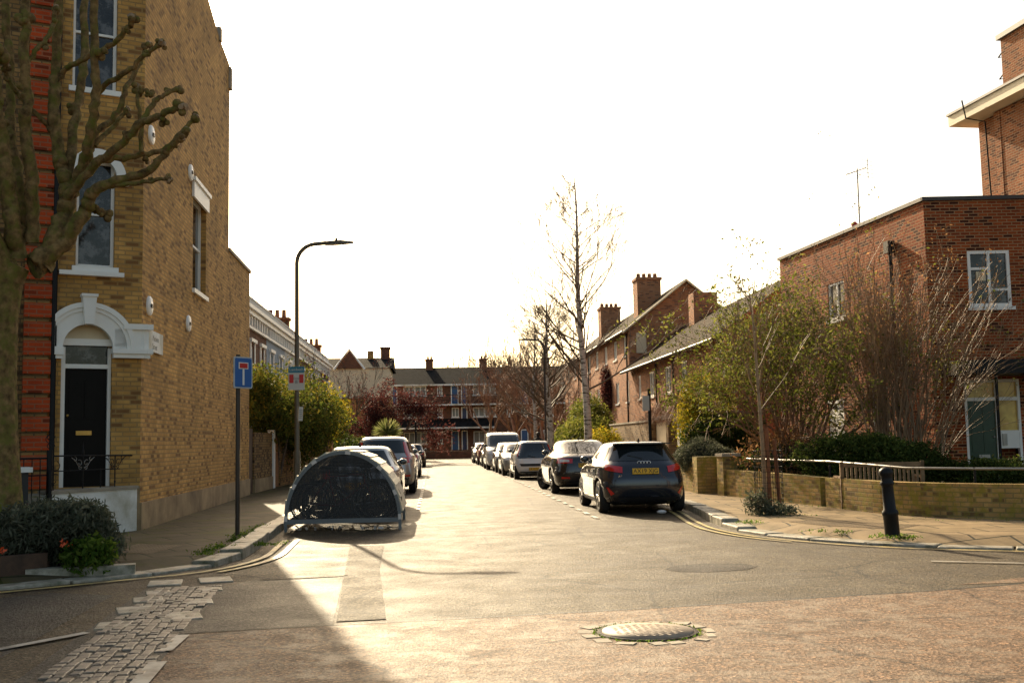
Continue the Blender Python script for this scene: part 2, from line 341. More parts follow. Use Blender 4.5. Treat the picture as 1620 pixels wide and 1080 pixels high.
def leaves(name,centres,per,spread,size,mat,parent,seed=0,droop=0,aspect=1.2,world=True):
    rg=np.random.default_rng(seed); c=np.repeat(np.array(centres),per,axis=0)
    c=c+rg.normal(0,1,c.shape)*np.array(spread if hasattr(spread,'__len__') else (spread,)*3)
    n=len(c); a=rg.normal(0,1,(n,3)); a/=np.linalg.norm(a,axis=1)[:,None]
    b=rg.normal(0,1,(n,3)); b[:,2]+=droop; b-=a*(a*b).sum(1)[:,None]; b/=np.linalg.norm(b,axis=1)[:,None]
    sz=size*rg.uniform(.5,1.3,(n,1))
    return quads(name,c,a*sz,b*sz*aspect,mat,parent,world)
def blobpts(c,r,n,seed,hollow=.55,lump=.35):
    rg=np.random.default_rng(seed); d=rg.normal(0,1,(n,3)); d/=np.linalg.norm(d,axis=1)[:,None]
    k=rg.normal(0,1,(7,3)); ph=rg.uniform(0,6,7)
    f=1+lump*np.mean([np.sin(d@k[i]*2.3+ph[i]) for i in range(7)],axis=0)*1.6
    rad=rg.uniform(hollow,1,n)**.6*f; return np.array(c)+d*rad[:,None]*np.array(r)
def grow(mb,p,d,L,r,lev,rg,kids=3,spread=.6,up=.1,shrink=.68,sides=5,tips=None,jit=.12,seg=3,minr=.003,m=0):
    p=Vector(p); d=Vector(d).normalized(); pts=[p.copy()]; rad=[r]
    for i in range(seg):
        d=(d+Vector((rg.gauss(0,jit),rg.gauss(0,jit),rg.gauss(0,jit)+up*.5))).normalized()
        p=p+d*(L/seg); pts.append(p.copy()); rad.append(max(minr,r*(1-.42*(i+1)/seg)))
    mb.tube(pts,rad,max(3,sides),m,cap=False)
    if lev==0:
        if tips is not None: tips.append(tuple(p))
        return
    for k in range(kids):
        i=rg.randint(1,seg) if k else seg
        a=rg.uniform(0,6.28); o=d.orthogonal().normalized(); o=Matrix.Rotation(a,3,d)@o
        s=spread*rg.uniform(.5,1.3)
        nd=(d*math.cos(s)+o*math.sin(s)+Vector((0,0,up))).normalized()
        grow(mb,pts[i],nd,L*shrink*rg.uniform(.7,1.2),rad[i]*.68,lev-1,rg,kids,spread,up,shrink,sides-1,tips,jit,seg,minr,m)
# local frame along a facade: P0 = its left end seen from outside, d = unit vector to the right
class Face:
    def __init__(s,x,y,dx,dy): s.p=Vector((x,y,0)); l=math.hypot(dx,dy); s.d=Vector((dx/l,dy/l,0)); s.n=Vector((s.d.y,-s.d.x,0))
    def P(s,u,z,o=0): q=s.p+s.d*u+s.n*o; return (q.x,q.y,z)
    def wall(s,mb,u0,u1,z0,z1,holes=(),dep=.12,m=0,rm=None):
        us=sorted({u0,u1,*[h[i] for h in holes for i in (0,1)]}); zs=sorted({z0,z1,*[h[i] for h in holes for i in (2,3)]})
        us=[u for u in us if u0<=u<=u1]; zs=[z for z in zs if z0<=z<=z1]
        for a,b in zip(us,us[1:]):
            for c,e in zip(zs,zs[1:]):
                mu,mz=(a+b)/2,(c+e)/2
                if any(h[0]<mu<h[1] and h[2]<mz<h[3] for h in holes): continue
                mb.add([s.P(a,c),s.P(b,c),s.P(b,e),s.P(a,e)],[(0,1,2,3)],m)
        for h in holes:
            a,b,c,e=h[:4]; q=[(a,c),(b,c),(b,e),(a,e)]; k=m if rm is None else rm
            for i in range(4):
                (x0,z0_),(x1,z1_)=q[i],q[(i+1)%4]
                mb.add([s.P(x0,z0_),s.P(x0,z0_,-dep),s.P(x1,z1_,-dep),s.P(x1,z1_)],[(0,1,2,3)],k)
            mb.add([s.P(a,c,-dep-.25),s.P(b,c,-dep-.25),s.P(b,e,-dep-.25),s.P(a,e,-dep-.25)],[(0,1,2,3)],k)
    def bar(s,mb,u0,u1,z0,z1,o0,o1,m=0):
        vs=[s.P(u,z,o) for o in (o0,o1) for (u,z) in ((u0,z0),(u1,z0),(u1,z1),(u0,z1))]
        mb.add(vs,[(0,3,2,1),(4,5,6,7),(0,1,5,4),(1,2,6,5),(2,3,7,6),(3,0,4,7)],m)
    def window(s,parent,h,dep=.12,mul=(),tr=(),fw=.06,fmat=None,gmat=None,sill=True,sash=False,name='window',sillmat=None,world=True):
        fmat=fmat or M_white; a,b,c,e=h; f=MB(); o0,o1=-dep-.02,-dep+.045
        s.bar(f,a,a+fw,c,e,o0,o1); s.bar(f,b-fw,b,c,e,o0,o1); s.bar(f,a+fw,b-fw,c,c+fw,o0,o1); s.bar(f,a+fw,b-fw,e-fw,e,o0,o1)
        for t in mul: u=a+(b-a)*t; s.bar(f,u-fw*.45,u+fw*.45,c+fw,e-fw,o0,o1-.003)
        for t in tr:
            z=c+(e-c)*(t[0] if hasattr(t,'__len__') else t); x0,x1=(a+fw,b-fw) if not hasattr(t,'__len__') else (a+(b-a)*t[1]+.01,a+(b-a)*t[2]-.01)
            s.bar(f,x0,x1,z-fw*.4,z+fw*.4,o0,o1-.006)
        o=f.build(name,fmat,parent)
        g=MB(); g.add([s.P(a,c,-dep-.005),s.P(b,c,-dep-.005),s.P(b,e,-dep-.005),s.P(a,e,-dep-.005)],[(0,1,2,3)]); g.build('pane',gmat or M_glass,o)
        if sill:
            k=MB(); s.bar(k,a-.06,b+.06,c-.09,c-.002,-dep,.06); k.build('sill',sillmat or M_white,o)
        return o
def text(s,size,loc,rot,mat,name,parent,ext=.001,align='CENTER',world=True,sx=1):
    cu_=bpy.data.curves.new(name,'FONT'); cu_.body=s; cu_.size=size; cu_.extrude=ext; cu_.align_x=align; cu_.align_y='CENTER'; cu_.resolution_u=3
    o=bpy.data.objects.new(name,cu_); me=bpy.data.meshes.new_from_object(o); bpy.data.objects.remove(o)
    me.transform(Matrix.Translation(loc)@rot.to_4x4()@Matrix.Diagonal((sx,1,1,1))); me.materials.clear(); me.materials.append(mat)
    return link(name,me,parent,world)
def sheet(name,poly,z,mat):
    me=bpy.data.meshes.new(name); me.from_pydata([(x,y,z) for x,y in poly],[],[tuple(range(len(poly)))]); me.materials.append(mat)
    o=link(name,me); fixup(o); return struct(o)
def fixup(o):
    if o.data.polygons[0].normal.z<0: o.data.flip_normals()
def smoothpoly(pts,k=6):
    out=[]; n=len(pts)
    for i in range(n-1):
        p=[np.array(pts[max(0,min(n-1,i+j))],float) for j in (-1,0,1,2)]
        for t in np.linspace(0,1,k,endpoint=False):
            out.append(tuple(.5*((2*p[1])+(-p[0]+p[2])*t+(2*p[0]-5*p[1]+4*p[2]-p[3])*t*t+(-p[0]+3*p[1]-3*p[2]+p[3])*t**3)))
    out.append(tuple(pts[-1])); return out
def resample(pts,step):
    pts=[np.array(p[:2],float) for p in pts]; out=[pts[0]]; acc=0; need=step
    for a,b in zip(pts,pts[1:]):
        l=np.linalg.norm(b-a)
        while acc+l>=need: out.append(a+(b-a)*((need-acc)/l)); need+=step
        acc+=l
    return out
def offset(pts,d):
    pts=[np.array(p,float) for p in pts]; out=[]
    for i in range(len(pts)):
        t=pts[min(i+1,len(pts)-1)]-pts[max(i-1,0)]; t/=np.linalg.norm(t); out.append((pts[i][0]-t[1]*d,pts[i][1]+t[0]*d))
    return out
def ribbon(name,pts,d0,d1,z,mat,dash=None):
    mb=MB(); a=offset(pts,d0); b=offset(pts,d1)
    for i in range(len(pts)-1):
        if dash and (i%sum(dash))>=dash[0]: continue
        mb.add([(*a[i],z),(*a[i+1],z),(*b[i+1],z),(*b[i],z)],[(0,1,2,3)])
    o=mb.build(name,mat); b_=bmesh.new(); b_.from_mesh(o.data)
    for f in b_.faces:
        f.normal_update()
        if f.normal.z<0: f.normal_flip()
    b_.to_mesh(o.data); b_.free(); return struct(o)
# ------------------------------------------------------------ the setting
def rect(x0,x1,y0,y1): return [(x0,y0),(x1,y0),(x1,y1),(x0,y1)]
struct(sheet('ground',rect(-1500,1500,-300,1500),-.02,M_grassg))
sheet('road',rect(-70,70,-40,95),0,M_asph)
KL=smoothpoly([(-30,-8),(-12,5.6),(-7.2,10.1),(-4.5,11.95),(-3.55,12.7),(-2.85,13.3),(-2.5,14.5),(-2.52,16.2),(-2.6,18.6),(-2.62,22),(-2.65,40),(-2.7,70),(-2.75,95)])
KR=smoothpoly([(5.1,95),(5.12,50),(5.14,30),(5.14,24),(5.05,21.5),(4.72,18.6),(4.66,17.0),(4.95,15.6),(5.84,14.1),(7.3,13.1),(10,11.9),(20,8.2),(60,-6)])
ZP=.12
cl=lambda v:max(0,min(1,v))
dropL=lambda p: cl((14.7-p[1])/1.3)*cl((p[0]+5.4)/.9)
dropR=lambda p: cl((18.2-p[1])/1.8)*cl((11-p[0])/1.5)
def pavement(name,K,drop,far,mat):
    K2=[tuple(q) for q in resample(K,.25)]+[tuple(K[-1])]; a=offset(K2,.28); w=[]
    for i,p in enumerate(K2): w.append(drop(p))
    b=[offset(K2,.29+.45*w[i])[i] if w[i]>0 else a[i] for i in range(len(K2))]
    vs=[(*p,ZP) for p in b]+[(*p,ZP) for p in far]; n=len(K2); fs=[tuple(range(len(vs)))]; base=len(vs); vs+=[(*a[i],ZP-(ZP-.02)*w[i]) for i in range(n)]
    fs+=[(i,i+1,base+i+1,base+i) for i in range(n-1) if w[i]>0 or w[i+1]>0]
    me=bpy.data.meshes.new(name); me.from_pydata(vs,[],fs); me.materials.append(mat); o=link(name,me)
    b_=bmesh.new(); b_.from_mesh(me)
    for f_ in b_.faces:
        f_.normal_update()
        if f_.normal.z<0: f_.normal_flip()
    b_.to_mesh(me); b_.free(); return struct(o)
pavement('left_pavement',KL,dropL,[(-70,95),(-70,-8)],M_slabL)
pavement('right_pavement',KR,dropR,[(70,-6),(70,95)],M_slab)
# junction surfaces, thin sheets one above the other
sheet('junction_road',[(-2.35,8.75),(-1.2,8.98),(.55,9.22),(2.0,9.45),(3.2,9.7),(4.5,9.95),(5.6,10.25),(7.2,10.35),(9,10.3),(12,9.9),(30,3),(30,-20),(-2.0,-20),(-1.85,5)],.004,M_asphR)
sheet('worn_road_patch',[(5.0,10.35),(6.6,11.0),(8.6,11.15),(9.5,10.6),(7.6,10.4)],.004,M_asphR)
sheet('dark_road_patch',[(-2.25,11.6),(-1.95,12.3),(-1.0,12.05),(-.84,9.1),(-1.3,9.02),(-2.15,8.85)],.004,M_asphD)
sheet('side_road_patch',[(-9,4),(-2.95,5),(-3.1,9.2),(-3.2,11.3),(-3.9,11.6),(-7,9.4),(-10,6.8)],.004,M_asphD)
sheet('trench_patch',[(-1.22,15.9),(-.74,15.9),(-.66,13.0),(-.42,9.28),(-.82,9.22),(-1.02,12.5)],.008,M_conc)
for a in ([(-1.9,12.15),(-.98,12.36),(-.97,12.43),(-1.9,12.24)],): sheet('trench_seam',a,.008,M_conc)
sheet('sunken_patch',[(2.55,12.2),(2.7,12.5),(3.05,12.65),(3.5,12.55),(3.62,12.25),(3.4,11.95),(2.95,11.85),(2.65,11.95)],.004,M_pit)
for nm,pts in (('tar_seam',[(.1,17.1),(.8,17.3),(1.7,17.25),(2.6,17.35),(3.4,17.2)]),('tar_seam',[(-.5,19.7),(.8,20.0),(2.2,19.8)]),('tar_seam',[(-.7,25),(1,25.3),(2.8,25.1)]),('tar_seam',[(-2.2,8.82),(-1.2,9.0),(.55,9.24),(2.0,9.47),(3.2,9.72),(4.5,9.97),(5.6,10.27)])):
    ribbon(nm,smoothpoly(pts,8),-.02,.02,.0085,M_asphD)
mb=MB()   # setts across the junction mouth
rg=random.Random(3)
P0,P1=np.array((-2.55,11.75)),np.array((-2.05,5.4)); dv=(P1-P0)/np.linalg.norm(P1-P0); nv=np.array((-dv[1],dv[0]))
L=np.linalg.norm(P1-P0); s=0; ang=math.atan2(dv[1],dv[0])
while s<L:
    l=rg.uniform(.10,.15)
    for j in range(8):
        if rg.random()<.03 or (j in (0,7) and rg.random()<.15): continue
        q=P0+dv*(s+l/2+(.05 if j%2 else 0)*0)+nv*(-.29+j*.083+rg.gauss(0,.006)); h=.007+rg.uniform(-.004,.005)
        mb.obox((q[0],q[1],h/2),(l-rg.uniform(.008,.02),rg.uniform(.066,.078),h+.02),ang+rg.gauss(0,.03),rx=rg.gauss(0,.03),ry=rg.gauss(0,.025))
    s+=l
o=mb.build('granite_setts',M_sett); md=o.modifiers.new('b','BEVEL'); md.width=.008; md.segments=2; struct(o)
sheet('sett_bedding',[(-3.0,11.8),(-2.2,11.9),(-1.68,5.2),(-2.5,5.2)],.006,M_asphD)
mb=MB()
for q in ((-2.78,11.35,.34,.2),(-2.28,11.5,.3,.22),(-2.75,10.85,.4,.26),(-2.22,10.6,.36,.22),(-2.7,10.2,.45,.3),(-2.2,9.75,.5,.24),(-2.64,9.35,.4,.3),(-2.9,12.15,.5,.2),(-2.4,12.3,.5,.2)):
    mb.obox((q[0],q[1],.004),(q[2]*.7,q[2]*.9,.026),.25+rg.gauss(0,.08))
o=mb.build('granite_slabs',M_kerb); md=o.modifiers.new('b','BEVEL'); md.width=.012; md.segments=2; struct(o)
def kerb(name,pts,skip=lambda p:False,flat=lambda p:0):
    rg=random.Random(5); mb=MB(); q=resample(pts,.92)
    for a,b in zip(q,q[1:]):
        if skip(a): continue
        d=b-a; l=np.linalg.norm(d); n=np.array((-d[1],d[0]))/l; c=(a+b)/2+n*.15; wf_=flat(c); zt=.035*wf_+(ZP+.012)*(1-wf_)+rg.gauss(0,.004)
        if c[1]>60: continue
        mb.obox((c[0],c[1],zt/2-.05),(l-.02-rg.random()*.02,.3+rg.gauss(0,.012),zt+.1),math.atan2(d[1],d[0])+rg.gauss(0,.006),rx=rg.gauss(0,.012),ry=rg.gauss(0,.01))
    o=mb.build(name,M_kerb); md=o.modifiers.new('b','BEVEL'); md.width=.018; md.segments=2
    return struct(o)
kerb('left_kerb',KL,flat=dropL); kerb('right_kerb',KR,flat=dropR)
# yellow and white lines
def part_of(pts,y0,y1,xmax=99,xmin=-99): return [tuple(p) for p in resample(pts,.3) if y0<p[1]<y1 and xmin<p[0]<xmax]
kl=part_of(KL,8,17.3,xmin=-9); kr=part_of(KR,8.5,22.5,xmax=14)
ribbon('yellow_line',kl,-.22,-.30,.016,M_yline); ribbon('yellow_line',part_of(KL,13.2,17.3),-.40,-.48,.016,M_yline)
ribbon('yellow_line',kr,-.20,-.27,.016,M_yline); ribbon('yellow_line',part_of(KR,15,22.5,xmax=14),-.37,-.44,.016,M_yline)
ribbon('parking_bay_line',[(2.98,y) for y in np.arange(20.2,60,.3)],-.05,.05,.016,M_wline,dash=(2,2))
ribbon('parking_bay_line',[(-.38,y) for y in np.arange(24,60,.3)],-.04,.04,.016,M_wline,dash=(2,2))
for a,b,w in (((-1.95,8.75),(-1.93,8.1),.05),((-1.88,7.7),(-1.82,6.9),.06),((5.6,12.2),(6.5,11.75),.035),((6.9,11.55),(7.7,11.3),.035),((-3.2,8.35),(-2.75,9.0),.045),((-4.3,8.0),(-3.2,8.35),.045)):
    d=np.array(b)-np.array(a); n=np.array((-d[1],d[0]))/np.linalg.norm(d)*w; sheet('give_way_marking',[tuple(np.array(a)-n),tuple(np.array(b)-n),tuple(np.array(b)+n),tuple(np.array(a)+n)],.016,M_wline)
sheet('tactile_paving',[(-4.3,14.6),(-3.6,14.3),(-3.45,15.4),(-4.15,15.8)],ZP+.004,M_tact)
sheet('tactile_paving',[(5.5,16.9),(5.8,15.95),(6.5,15.15),(7.1,15.75),(6.5,16.6),(6.15,17.3)],ZP+.004,M_tact)
sheet('far_grass',rect(-70,70,95,140),.02,M_grassg)
mb=MB(); mb.box(-20,20,98,98.4,0,.7); tag(mb.build('low_brick_wall',M_farb),'low dark brick wall running across the far end of the road','wall')
# moss and weeds at the pavement edges
pts=[]
rg=random.Random(8)
for i in range(70):
    y=rg.uniform(14,19); pts.append((-2.75+rg.gauss(0,.05)-.15,y,ZP+.01))
for x,y,k,s_ in ((-2.42,15.6,16,.12),(5.6,15.3,10,.14),(6.05,14.3,26,.13),(5.05,17.3,12,.14),(5.9,18.4,30,.22),(-3.0,16.9,9,.12),(6.9,24.8,12,.2),(7.3,20.4,16,.2),(7.9,17.2,18,.25),(8.5,16.4,16,.25),(-5.0,17.5,14,.2),(-4.9,18.8,10,.15)):
    for i in range(k): pts.append((x+rg.gauss(0,s_),y+rg.gauss(0,s_),ZP*.7+.02))
struct(leaves('weeds',pts,14,(.045,.045,.012),.016,G_gren,None,4,droop=1.5),'stuff')
# manhole with granite surround
t=thing('manhole_cover','worn round iron manhole cover ringed by pale stones in the reddish road','manhole cover',(1.58,8.28,0))
mb=MB(); mb.lathe([(.001,.02),(.34,.02),(.345,.004)],40,(0,0,.004))
for i in range(-5,6):
    for j in range(-5,6):
        if math.hypot(i,j)*.058<.29: mb.obox((i*.058,j*.058,.0235),(.038,.02,.005),.5+(.0 if (i+j)%2 else 1.57))
mb.build('cover',plain('worn_iron',(.27,.205,.145),.62,0,var=.3,scale=9),t,False)
mb=MB(); mb.lathe([(.345,.012),(.375,.012),(.38,.004)],40,(0,0,.004)); mb.build('rim',M_pit,t,False)
mb=MB(); rg=random.Random(2)
for i in range(15):
    a=2*math.pi*i/15; q=rg.uniform(.43,.47); mb.obox((q*math.cos(a+rg.gauss(0,.04)),q*1.05*math.sin(a),.0),(rg.uniform(.06,.12),rg.uniform(.08,.17),.018),a+rg.gauss(0,.25),rx=rg.gauss(0,.04))
mb.build('surround',M_stone,t,False)
struct(leaves('moss',[(1.58+.4*math.cos(a),8.28+.4*math.sin(a),.012) for a in np.linspace(0,6.28,60)],5,(.012,.012,.004),.01,G_gren,None,5),'stuff')
# ------------------------------------------------------------ left corner house
AX,AY=-4.84,18.48
t=thing('corner_house','tall yellow stock brick corner house with white arched doorway and a long blind side wall','house',(AX,AY,0))
side=Face(AX,AY,-.024,1); dl=math.hypot(.9,.44); FL=1.81
fx,fy=AX-.9/dl*FL,AY-.44/dl*FL; front=Face(fx,fy,.9,.44)
w=MB()
side.wall(w,0,8.83,.56,11.0,[(4.27,5.75,4.72,6.72)],dep=.2)
w.add([side.P(0,11),side.P(8.83,11),side.P(8.7,11.06),side.P(7.3,11.18),side.P(5.9,11.5),side.P(0,12.6)],[(0,1,2,3,4,5)])
w.add([side.P(0,11,-.3),side.P(8.83,11,-.3),side.P(8.7,11.06,-.3),side.P(7.3,11.18,-.3),side.P(5.9,11.5,-.3),side.P(0,12.6,-.3)],[(5,4,3,2,1,0)])
side.wall(w,8.83,12.45,.56,6.3)
door_h=(.57,1.35,.85,3.49); w1=(.76,1.36,4.42,6.2); w2=(.66,1.36,7.40,9.35)
front.wall(w,.42,FL,0,12.6,[door_h,w1,w2],dep=.22)
e=side.P(8.83,0); e2=side.P(12.45,0)
w.add([(e[0],e[1],0),(e[0]-8,e[1],0),(e[0]-8,e[1],11),(e[0],e[1],11.02)],[(0,1,2,3)])
w.add([(e2[0],e2[1],0),(e2[0]-3.4,e2[1],0),(e2[0]-3.4,e2[1],6.3),(e2[0],e2[1],6.3)],[(0,1,2,3)])
w.add([(e2[0]-3.4,e2[1],0),(e2[0]-3.4,e[1],0),(e2[0]-3.4,e[1],6.3),(e2[0]-3.4,e2[1],6.3)],[(0,1,2,3)])
w.build('wall',M_stock,t)
w=MB(); w.add([front.P(.42,11.0,-.3),side.P(.3,11,-.3),side.P(8.8,11,-.3),(e[0]-8,e[1],11),(fx-6,fy,11)],[(0,1,2,3,4)])
w.add([side.P(8.85,6.28,-.02),side.P(12.4,6.28,-.02),(e2[0]-3.4,e2[1],6.28),(e2[0]-3.4,e[1],6.28)],[(0,1,2,3)])
w.build('roof',M_slate,t)
for q_ in ((8.83,12.5,6.3,6.38,-.3,.04),(8.66,8.9,10.4,10.95,-.3,.06),(7.2,7.4,11.1,11.42,-.3,.05)): w=MB(); side.bar(w,*q_); w.build('coping',M_stone,t)
w=MB(); side.bar(w,-.0,12.45,0,.56,-.1,.035); w.build('plinth',M_render,t)
w=MB(); front.bar(w,.42,FL,0,.84,-.1,.02); w.build('plinth',M_render,t)
# door
o=MB(); a,b,c,ee=door_h
front.bar(o,a,a+.07,c,3.10,-.22,-.06); front.bar(o,b-.05,b,c,3.10,-.22,-.1); front.bar(o,a+.07,b-.05,2.76,2.83,-.22,-.1); front.bar(o,a+.0,b,3.13,3.24,-.22,-.05)
fr=o.build('door_frame',M_white,t)
o=MB(); front.bar(o,a+.02,b-.02,3.24,3.49,-.22,-.12); o.build('tympanum',M_cream,t)
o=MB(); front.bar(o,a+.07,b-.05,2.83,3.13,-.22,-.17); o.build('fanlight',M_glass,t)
o=MB(); front.bar(o,a+.07,b-.05,c,2.76,-.22,-.17)
for (u0_,u1_,z0_,z1_) in ((a+.15,a+.33,1.95,2.6),(a+.39,a+.57,1.95,2.6),(a+.15,a+.33,1.05,1.6),(a+.39,a+.57,1.05,1.6)): front.bar(o,u0_,u1_,z0_,z1_,-.17,-.155)
d=o.build('door',M_doorb,t)
o=MB(); front.bar(o,a+.26,a+.50,1.68,1.75,-.155,-.14); o.build('letterbox',M_brass,d)
o=MB(); o.ball(front.P(a+.13,2.0,-.15),.025,5); o.build('handle',M_brass,d)
# arched surround
def ringarch(mb,F,uc,zc,ri,ro,o0,o1,umin=-9,umax=9,n=24):
    vs=[]; 
    for i in range(n+1):
        t_=math.pi*i/n
        for r_ in (ri,ro):
            u=max(umin,min(umax,uc-math.cos(t_)*r_)); z=zc+math.sin(t_)*r_
            vs+= [F.P(u,z,o0),F.P(u,z,o1)]
    fs=[]
    for i in range(n):
        a=i*4; b=a+4
        fs+=[(a+1,b+1,b+3,a+3),(a,a+2,b+2,b),(a,b,b+1,a+1),(a+2,a+3,b+3,b+2)]
    fs+=[(0,1,3,2),(n*4,n*4+2,n*4+3,n*4+1)]
    mb.add(vs,fs)
o=MB(); uc=.96
ringarch(o,front,uc,3.08,.385,.66,.0,.10,umin=.45); ringarch(o,front,uc,3.08,.66,.74,.0,.15,umin=.45); ringarch(o,front,uc,3.08,.6,.66,.1,.125,umin=.45)
front.bar(o,.45,.585,2.96,3.09,0,.15); front.bar(o,.46,.575,2.9,2.96,0,.12)
front.bar(o,1.37,FL+.1,3.05,3.40,0,.10); front.bar(o,1.5,FL+.16,3.40,3.49,0,.16); front.bar(o,1.33,FL+.16,3.0,3.08,0,.16); front.bar(o,1.35,FL+.12,2.93,3.0,0,.12)
side.bar(o,-.1,.14,3.05,3.40,0,.07); side.bar(o,-.12,.2,3.402,3.492,0,.13); side.bar(o,-.12,.2,3.002,3.082,0,.13); side.bar(o,-.1,.16,2.932,2.998,0,.09)
k=[(-.07,3.46),(.07,3.46),(.11,3.93),(-.11,3.93)]
o.add([front.P(uc+x,z,q) for q in (.0,.2) for x,z in k],[(0,3,2,1),(4,5,6,7),(0,1,5,4),(1,2,6,5),(2,3,7,6),(3,0,4,7)])
front.bar(o,uc-.125,uc+.125,3.905,3.95,0,.22)
o.build('arched_surround',M_white,t)
# windows
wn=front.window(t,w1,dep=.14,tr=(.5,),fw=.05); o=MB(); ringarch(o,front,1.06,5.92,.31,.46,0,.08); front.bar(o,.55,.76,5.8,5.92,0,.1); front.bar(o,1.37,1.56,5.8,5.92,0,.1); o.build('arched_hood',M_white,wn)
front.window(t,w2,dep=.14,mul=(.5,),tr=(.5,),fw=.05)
o=MB(); front.bar(o,.5,1.5,4.26,4.33,0,.12); o.build('window_ledge',M_white,wn)
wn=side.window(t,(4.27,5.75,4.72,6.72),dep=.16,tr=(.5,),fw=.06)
o=MB(); side.bar(o,4.15,5.87,6.62,6.95,0,.05); side.bar(o,4.10,5.92,6.95,7.03,0,.09); o.build('lintel',M_white,wn)
for u,z in ((.46,3.87),(3.8,3.93),(3.9,7.05),(.45,6.85),(.5,9.8)):
    o=MB(); o.M=Matrix.Translation(side.P(u,z,.0)); o.lathe([(.001,.05),(.15,.045),(.17,.03),(.17,0)],20,axis='X'); q=o.build('wall_tie_plate',M_white,t)
    o=MB(); o.M=Matrix.Translation(side.P(u,z,.04)); o.box(0,.03,-.05,.05,-.03,.03); o.build('bolt',M_black,q)
# drainpipe and red brick strip
o=MB(); o.tube([front.P(.44,.2,.09),front.P(.44,12,.09)],.045,8); o.build('drainpipe',M_black,t)
o=MB(); o2=MB(); z=.25
while z<12.4:
    front.bar(o,.0,.40,z,z+.225,0,.11); front.bar(o2,.0,.37,z+.225,z+.3,0,.075); z+=.3
pl=o.build('red_brick_pilaster',M_redq,t); o2.build('stone_courses',M_stockd,pl)
o=MB(); o.tube([side.P(9.1,7.99,.0),side.P(9.1,7.96,.62)],.012,5); o.build('bracket',M_black,t)
# street nameplate
t=thing('street_nameplate','white street nameplate fixed to the side wall beside the arch','street sign',side.P(.9,3.28,.02))
side_rot=Matrix((side.d,Vector((0,0,1)),side.n)).transposed()
o=MB(); side.bar(o,.36,1.42,3.1,3.46,.02,.04); o.build('plate',M_whiter,t)
text('Medwin',.145,side.P(.85,3.335,.042),side_rot,M_inkg,'lettering',t); text('Street',.145,side.P(.78,3.19,.042),side_rot,M_inkg,'lettering',t)
# neighbour
t=thing('terraced_house','dark stock brick terraced house left of the red brick pilaster','house',(fx,fy,0))
nb=Face(fx-.9/dl*7,fy-.44/dl*7,.9,.44); w=MB()
hs=[(5.2,6.15,5.0,6.9),(5.2,6.15,8.0,9.9),(2.2,3.15,5.0,6.9),(2.2,3.15,8,9.9),(5.2,6.25,1.2,3.3)]
nb.wall(w,0,7,0,12.4,hs,dep=.2); 
w.add([nb.P(0,0),nb.P(0,0,-9),nb.P(0,12.4,-9),nb.P(0,12.4)],[(0,1,2,3)]); w.add([nb.P(0,0,-9),nb.P(7,0,-9),nb.P(7,12.4,-9),nb.P(0,12.4,-9)],[(0,1,2,3)])
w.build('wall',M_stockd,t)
w=MB(); w.add([nb.P(0,12.3),nb.P(7,12.3),nb.P(7,12.3,-9),nb.P(0,12.3,-9)],[(0,1,2,3)]); w.build('roof',M_slate,t)
for h in hs:
    q=nb.window(t,h,dep=.14,tr=(.5,),fw=.05); o=MB(); ringarch(o,nb,(h[0]+h[1])/2,h[3]-.3,.48,.66,0,.08); o.build('arched_hood',M_white,q)
# front steps flank wall, railing
ax,ay=-4.86,18.40; bx,by=-5.66,16.76; fl=Face(bx,by,ax-bx,ay-by); FLn=math.hypot(ax-bx,ay-by)
t=thing('entrance_landing','white rendered wall and landing below the arched front door','steps',(bx,by,0))
o=MB(); fl.bar(o,0,FLn,0,.80,-.22,0); o.build('flank_wall',M_whiter,t)
o=MB(); fl.bar(o,-.03,FLn,.80,.85,-.25,.03); o.build('coping',M_stone,t)
o=MB(); fl.bar(o,.5,FLn+.3,0,.78,-1.4,-.22); o.build('landing',M_stone,t)
o=MB(); 
for i in range(3): fl.bar(o,.25-.25*i,.5-.25*i,0,.58-.19*i,-1.3,-.23)
o.build('step',M_stone,t)
t=thing('iron_railing','black wrought iron railing with scrolls on the white landing wall','railing',(bx,by,.85))
o=MB(); o.tube([fl.P(.1,1.36,-.1),fl.P(FLn-.02,1.34,-.1)],.014,6); o.tube([fl.P(.1,1.13,-.1),fl.P(FLn-.3,1.13,-.1)],.009,6); o.build('rail',M_black,t)
def spiral(mb,F,u,z,o,r,turn,sgn,start=0):
    mb.tube([F.P(u+sgn*r*(1-.75*k/14)*math.cos(start+turn*k/14),z+r*(1-.75*k/14)*math.sin(start+turn*k/14),o) for k in range(15)],.006,5)
for u in (.12,.72,1.1,1.42):
    o=MB(); o.tube([fl.P(u,.85,-.1),fl.P(u,1.36 if u!=1.1 else 1.15,-.1)],.010,6); o.ball(fl.P(u,.93,-.1),.018,5)
    if u==.72: o.lathe([(.016,0),(.022,.04),(.012,.09),(.001,.2)],8,fl.P(u,1.37,-.1))
    q=o.build('baluster',M_black,t)
    if u in (.72,1.42):
        o=MB()
        for sg in (-1,1):
            spiral(o,fl,u+sg*.07,1.24,-.1,.055,5.5,sg,1.0); spiral(o,fl,u+sg*.17,1.30,-.1,.045,5.5,sg,1.2); spiral(o,fl,u+sg*.055,1.17,-.1,.035,-5,sg,.5)
            o.tube([fl.P(u+sg*x_,z_,-.1) for x_,z_ in ((.02,1.17),(.1,1.2),(.16,1.28),(.24,1.33))],.006,5)
        o.build('scrollwork',M_steel if u==.72 else M_black,q)
gt=Face(bx-.9/dl*1.9,by-.44/dl*1.9,.9,.44)
t=thing('iron_gate','black iron garden gate and newel beside the white landing wall','gate',gt.P(0,0))
